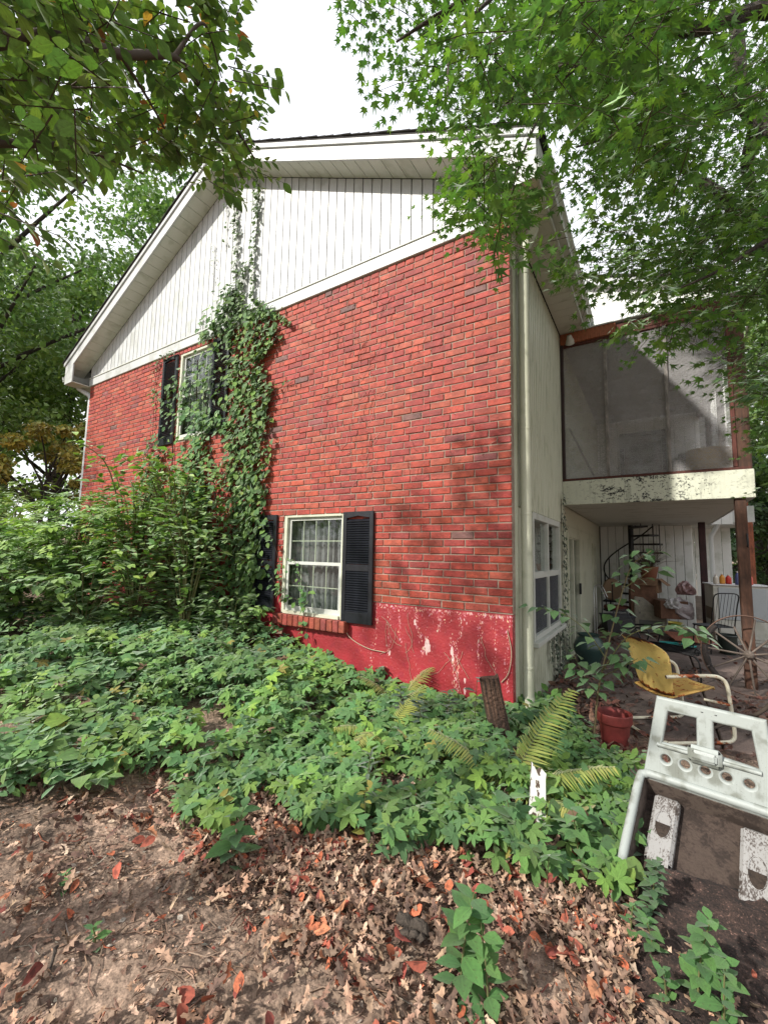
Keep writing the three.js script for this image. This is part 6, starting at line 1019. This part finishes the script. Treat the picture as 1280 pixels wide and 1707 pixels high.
// overhanging maple: trunk right of the view, limbs reaching over
{
  const q = rng(1201), t = thing('maple_tree', 'overhanging maple with star shaped leaves arching over the porch corner', 'tree');
  const base = V(3.5, -0.05, 0.5), fork = V(3.3, 2.6, 0.4);
  limb('trunk', [base, V(3.45, 1.2, 0.45), fork, V(3.1, 4.0, 0.2), at(1262, 200, 4.2), at(1225, 40, 4.6)], 0.19, 0.06, t);
  const limbs = [
    [[fork, at(1330, 440, 4.2), at(1265, 385, 4.1), at(1205, 330, 4.2), at(1150, 292, 4.4)], 0.10, 0.045],
    [[at(1262, 200, 4.2), at(1245, 270, 4.6), at(1250, 310, 5.0)], 0.07, 0.05],
    [[V(3.2, 3.4, 0.6), at(1330, 30, 3.0), at(1180, 45, 2.9), at(1080, 62, 2.9), at(980, 95, 3.0), at(900, 130, 3.1), at(840, 175, 3.1)], 0.06, 0.01],
    [[at(980, 95, 3.0), at(930, 140, 3.0), at(900, 190, 2.9), at(870, 260, 2.8), at(850, 330, 2.7)], 0.016, 0.004],
    [[at(1150, 292, 4.4), at(1090, 240, 4.2), at(1020, 230, 4.1), at(960, 245, 4.0)], 0.04, 0.008],
    [[at(1262, 200, 4.2), at(1180, 150, 4.0), at(1100, 130, 3.8), at(1000, 160, 3.6)], 0.04, 0.008],
    [[V(3.2, 3.2, 0.8), at(1420, 330, 3.0), at(1280, 400, 2.9), at(1200, 450, 2.8), at(1110, 490, 2.8)], 0.03, 0.004],
    [[V(3.1, 4.0, 0.9), at(1100, -120, 2.6), at(860, -40, 2.6), at(740, 20, 2.7), at(660, 70, 2.8)], 0.045, 0.006],
    [[at(860, -40, 2.6), at(760, 60, 2.4), at(745, 160, 2.3)], 0.014, 0.004],
    [[fork, V(4.4, 4.2, 1.4), V(5.4, 5.4, 2.2)], 0.10, 0.03], [[fork, V(3.8, 4.4, -1.0), V(4.4, 6.0, -2.0)], 0.10, 0.03], [[at(1205, 330, 4.2), at(1160, 420, 4.6), at(1130, 450, 4.8), at(1060, 480, 5.0)], 0.03, 0.006]];
  const twigs = new MB();
  for (const [p, a, b] of limbs) limb('limb', p, a, b, t);
  const mask = [[590, -20], [610, 50], [650, 105], [685, 130], [715, 150], [745, 190], [770, 180], [800, 200], [805, 250], [780, 290], [755, 335], [770, 375], [790, 400], [825, 450], [852, 440], [880, 400], [935, 380], [950, 420], [985, 500], [1030, 530], [1062, 600], [1110, 560], [1160, 590], [1230, 625], [1300, 830], [1500, 900], [2400, 700], [2400, -900], [760, -900], [590, -400]];
  const near = [[720, -400], [750, 170], [800, 260], [755, 340], [770, 375], [830, 450], [870, 400], [900, 300], [1000, 250], [1300, 250], [1600, 300], [1600, -400]];
  // sunlight reaches the porch screen through a gap in the crown
  const SL = V(1.65, -2.46, -3.24), GAPS = [[0.3, 5.3], [1.1, 5.3], [1.65, 4.6], [2.5, 3.9], [2.6, 2.2], [1.5, 2.6]];
  const B = new MB(), set = [[0.095, 0.23, 0.024], [0.125, 0.285, 0.026], [0.07, 0.18, 0.026], [0.165, 0.34, 0.028], [0.08, 0.20, 0.03]];
  let made = 0;
  for (let k = 0; k < 60000 && made < 2950; k++) {
    const u = 520 + 1100 * Math.pow(q(), 1.15), v = -420 + 1330 * q(); const d = 1.8 + 4.2 * Math.pow(q(), 0.8);
    if (!inPoly(mask, u, v)) continue; const isNear = inPoly(near, u, v); if (d < 2.7 && (!isNear || q() < 0.45)) continue;
    const p = at(u, v, d); if (p.y < 1.9 || p.y > 8.5) continue; if (p.x < 0.75 && p.z < 0.75 && p.y < 6.2) continue;
    if (p.x < 2.5 && p.z < -2.6 && p.y < 5.4) continue;
    const st = (p.z + 2.84) / 3.24, sx = p.x + 1.65 * st, sy = p.y - 2.46 * st; if (inPoly(GAPS, sx, sy)) continue;
    const gap = fbm(u * 0.011 + d * 0.25, v * 0.011 + 7, 3); if (gap < 0.44 && q() < 0.95) continue; if (u > 845 && u < 975 && v > 190 && v < 560 && q() < 0.93) continue; if (u > 960 && u < 1240 && v > 440 && q() < 0.35) continue;
    if ((u > 1290 || v < -30) && q() < 0.62) continue; if (u > 1290 && p.x > 2.4 && p.z < 2 && q() < 0.75) continue;
    made++;
    const az = q() * 6.28, dir = V(Math.cos(az), -0.25 + (q() - 0.5) * 0.5, Math.sin(az)).normalize(), L = 0.22 + 0.2 * q(), fn = tilt(q, 0.35);
    const tw = [p, p.clone().addScaledVector(dir, L * 0.5), p.clone().addScaledVector(dir, L).add(V(0, -0.05, 0))]; twigs.tube(tw, [0.0028, 0.002, 0.001], 3, false);
    const n = 8 + Math.floor(6 * q()), sd = dir.clone().cross(UP).normalize();
    for (let i = 0; i < n; i++) { const f = (i + 1) / n, s = i % 2 ? 1 : -1, b = p.clone().addScaledVector(dir, L * f).addScaledVector(sd, s * (0.015 + 0.06 * q() * (1.2 - f))).add(V(0, (q() - 0.6) * 0.06, 0)); const ld = dir.clone().multiplyScalar(0.8).addScaledVector(sd, s * 0.8 * (1.1 - f * 0.6)).add(V((q() - 0.5) * 0.5, -0.45 * q(), (q() - 0.5) * 0.5)).normalize(); B.col(...shade(q, set, 0.22)); B.fan(b, ld, fn.clone().addScaledVector(rdir(q), 0.45).normalize(), (0.048 + 0.042 * q()) * (d < 3.2 ? 1.2 : 1), STARS[Math.floor(q() * 3)], (q() - 0.3) * 0.9); }
  }
  mesh('crown', B, M.mapleLeaf, t); const tm = mesh('twigs', twigs, M.twig, t); tm.userData.kind = 'stuff'; rebase(t, base.x, 0, base.z);
}
// broad leaved tree whose branches hang in at the other side
{
  const q = rng(1301), t = thing('dogwood_tree', 'tree with oval leaves, some yellow, hanging over the bare soil', 'tree');
  const base = V(-2.2, -0.02, 5.6), fork = V(-1.9, 2.3, 5.2);
  limb('trunk', [base, V(-2.1, 1.2, 5.4), fork, V(-1.6, 3.4, 4.9)], 0.12, 0.06, t);
  const bl = [[[fork, at(-260, 120, 1.5), at(60, 60, 1.5), at(200, 90, 1.7), at(290, 95, 1.9), at(330, 140, 2.1), at(390, 210, 2.3), at(425, 265, 2.4)], 0.03, 0.004], [[at(290, 95, 1.9), at(340, 40, 2.0), at(370, 130, 2.2)], 0.010, 0.003], [[fork, at(-300, 240, 1.6), at(40, 240, 1.7), at(140, 250, 2.0), at(240, 290, 2.4)], 0.025, 0.004], [[V(-1.6, 3.4, 4.9), at(100, -200, 1.8), at(330, -40, 2.0), at(350, 30, 2.1)], 0.03, 0.005], [[at(200, 90, 1.7), at(250, 170, 1.9), at(300, 260, 2.1)], 0.009, 0.003]];
  for (const [p, a, b] of bl) limb('limb', p, a, b, t, M.twig, 6);
  const mask = [[-900, -500], [400, -500], [395, 30], [400, 110], [430, 190], [440, 255], [415, 305], [380, 290], [345, 315], [325, 290], [270, 285], [215, 255], [150, 230], [90, 250], [40, 300], [0, 350], [-200, 420], [-900, 400]];
  const B = new MB(), S = new MB(), set = [[0.105, 0.215, 0.022], [0.13, 0.25, 0.025], [0.075, 0.165, 0.022], [0.16, 0.27, 0.03], [0.09, 0.19, 0.03]], yel = [[0.45, 0.26, 0.03], [0.40, 0.14, 0.03], [0.42, 0.32, 0.04]];
  let made = 0;
  for (let k = 0; k < 60000 && made < 1050; k++) {
    const u = -700 + 1170 * q(), v = -420 + 800 * q(), d = 1.2 + 2.2 * q(); if (!inPoly(mask, u, v)) continue; if (u > 200 && d < 1.9) continue;
    const gap = fbm(u * 0.012 + d, v * 0.012 + 31, 3); if (gap < 0.42 && q() < 0.9) continue; const p = at(u, v, d); if (p.y > 5) continue; if ((u < -60 || v < -60) && q() < 0.65) continue; made++;
    const az = q() * 6.28, dir = V(Math.cos(az), -0.35 + (q() - 0.5) * 0.5, Math.sin(az)).normalize(), L = 0.14 + 0.12 * q(); S.tube([p, p.clone().addScaledVector(dir, L * 0.6), p.clone().addScaledVector(dir, L)], [0.003, 0.002, 0.001], 3, false);
    const n = 6 + Math.floor(5 * q()), sd = dir.clone().cross(UP).normalize();
    for (let i = 0; i < n; i++) { const f = (i + 1) / n, s = i % 2 ? 1 : -1; B.col(...shade(q, q() < 0.03 ? yel : set, 0.22)); const l = 0.045 + 0.03 * q(); B.leaf(p.clone().addScaledVector(dir, L * f), sd.clone().multiplyScalar(s).addScaledVector(dir, 0.6).add(V(0, -0.5 * q(), 0)).normalize(), tilt(q, 0.8), l, l * 0.6, OVATE5, 0.25 * q(), 0.2); }
  }
  mesh('crown', B, M.mapleLeaf, t); const tm = mesh('twigs', S, M.twig, t); tm.userData.kind = 'stuff'; rebase(t, base.x, 0, base.z);
}
// free-standing trees: trunk, limbs, crown of leaf clumps
function tree(name, label, x, z, ht, crownR, crownY, seed, set, opt = {}) {
  const q = rng(seed), t = thing(name, label, 'tree', opt.group), h = groundH(x, z), B = new MB(), trunkTop = ht * 0.8;
  limb('trunk', [V(0, -0.2, 0), V(0.1, ht * 0.25, 0.1), V((q() - 0.5) * 0.8, ht * 0.5, (q() - 0.5) * 0.8), V((q() - 0.5) * 1.2, trunkTop, (q() - 0.5) * 1.2)], ht * 0.018, ht * 0.006, t);
  const nc = opt.clumps ?? 46, ry = (ht - crownY) / 2, cy = crownY + ry, leaf = (opt.leaf ?? 0.14) * 1.15, per = opt.per ?? 230, LB = new MB();
  for (let k = 0; k < nc; k++) {
    const d = rdir(q), rr = Math.pow(q(), 0.45), c = V(d.x * crownR * rr, cy + d.y * ry * rr, d.z * crownR * rr), s = crownR * (0.16 + 0.16 * q());
    if (k < 16) { const y0 = Math.max(ht * 0.2, c.y - crownR * 0.5 - 0.6); LB.tube(Cat([V(0.05, Math.min(y0, trunkTop), 0.05), V(c.x * 0.45, (y0 + c.y) / 2, c.z * 0.45), c], 8), (f) => ht * 0.0055 * (1 - 0.8 * f) + 0.008, 5, false); }
    const tone = 0.85 + 0.3 * q();
    for (let i = 0; i < per; i++) { const o = rdir(q).multiplyScalar(s * Math.pow(q(), 0.5)); o.y *= 0.55; const cc = shade(q, set, 0.25); B.col(cc[0] * tone, cc[1] * tone, cc[2] * tone); const p = c.clone().add(o), l = leaf * (0.7 + 0.6 * q()); B.leaf(p, V(q() - 0.5, -0.4 * q(), q() - 0.5).normalize(), tilt(q, 0.9), l, l * 0.62, [0, 1, 0], 0.2, 0.2); }
  }
  mesh('limbs', LB, M.bark, t); mesh('crown', B, M.mapleLeaf, t); t.position.set(x, h, z); return t;
}
const TG = [[0.14, 0.27, 0.048], [0.115, 0.235, 0.045], [0.18, 0.32, 0.052]], TGL = [[0.22, 0.37, 0.055], [0.19, 0.33, 0.052], [0.27, 0.42, 0.065]], TD = [[0.065, 0.145, 0.04], [0.075, 0.165, 0.045], [0.10, 0.19, 0.05]];
const LG = 'trees beyond the far end of the house', RG = 'trees behind the patio';
tree('background_tree', 'tall open crowned oak beyond the end of the house', -14.6, 0.9, 14, 4.8, 4.5, 2001, TG, { group: LG, clumps: 64, per: 210 });
tree('background_tree', 'tall tree rising above the rake of the roof', -12.5, -6.5, 17, 4.5, 7, 2002, TG, { group: LG, clumps: 60, per: 210, leaf: 0.17 });
tree('background_tree', 'dense light green tree beyond the downspout', -17, 1.0, 9, 4.2, 1.2, 2003, TGL, { group: LG, clumps: 80, leaf: 0.17 });
tree('background_tree', 'broad tree with low branches at the edge of the yard', -15.5, 4.6, 11, 4.4, 2.2, 2004, TG, { group: LG, clumps: 60, leaf: 0.16 });
tree('background_tree', 'tall pale tree far beyond the end of the house', -25, -3, 16, 6, 4, 2005, TGL, { group: LG, clumps: 60, leaf: 0.26 });
tree('background_tree', 'leafy tree filling the gap beside the roof slope', -15.5, -6.0, 17, 5.2, 3.5, 2009, TG, { group: LG, clumps: 74, per: 210, leaf: 0.19 });
tree('background_tree', 'slim light green tree beyond the shrub row', -17.5, -2.5, 12, 3.6, 2.0, 2010, TGL, { group: LG, clumps: 60, per: 200, leaf: 0.18 });
tree('background_tree', 'far dark tree filling the gap beyond the yard', -24, 6, 13, 6, 1.5, 2006, TD, { group: LG, clumps: 60, leaf: 0.26 });
tree('background_tree', 'small yellow leaved tree beyond the white downspout', -12.9, -0.6, 4.4, 1.3, 1.6, 2007, [[0.60, 0.46, 0.06], [0.52, 0.42, 0.06], [0.38, 0.40, 0.07]], { group: LG, clumps: 22, leaf: 0.12 });
tree('background_tree', 'tall dark tree behind the roof ridge', -9.5, -15, 20, 5, 9, 2008, TD, { group: LG, clumps: 50, per: 180, leaf: 0.22 });
tree('background_tree', 'dense shrubby tree behind the patio corner', 6.0, -15.5, 7, 2.8, 0.4, 2011, TG, { group: RG, clumps: 60, leaf: 0.15 });
tree('background_tree', 'feathery light green tree behind the patio', 9.6, -13.0, 9, 3.4, 0.6, 2012, TGL, { group: RG, clumps: 64, leaf: 0.15 });
tree('background_tree', 'tall tree far behind the rear wing', 5.0, -20, 15, 5, 1.0, 2013, TG, { group: RG, clumps: 64, leaf: 0.24 });
tree('background_tree', 'dark understory tree deep behind the balcony', 3.2, -15, 6, 2.4, 0.2, 2014, TD, { group: RG, clumps: 50, leaf: 0.17 });
tree('background_tree', 'tall sunlit tree beside the porch', 9.5, -19, 14, 5, 1.0, 2015, TGL, { group: RG, clumps: 64, leaf: 0.24 });
// wood beyond the yard, all round
{
  const q = rng(2100), B = new MB();
  for (let k = 0; k < 240; k++) { const a = q() * 6.28, R = 34 + 26 * q(), c = V(Math.cos(a) * R, 1 + 11 * q() * q() + groundH(Math.cos(a) * R, Math.sin(a) * R), Math.sin(a) * R), s = 3.0; const pr = proj(c); if (pr[2] > 0 && pr[0] > 380 && pr[0] < 1150) continue; for (let i = 0; i < 150; i++) { const o = rdir(q).multiplyScalar(s * Math.pow(q(), 0.5)); B.col(...shade(q, TG, 0.3)); const l = 0.55 * (0.7 + 0.6 * q()); B.leaf(c.clone().add(o), V(q() - 0.5, -0.4 * q(), q() - 0.5).normalize(), tilt(q, 0.9), l, l * 0.65, [0, 1, 0], 0.2, 0.2); } }
  tag(mesh('distant_wood', B, M.mapleLeaf, scene), 'far off green wood closing the view beyond the yard', 'wood', null, 'stuff');
}

renderer.render(scene, camera);
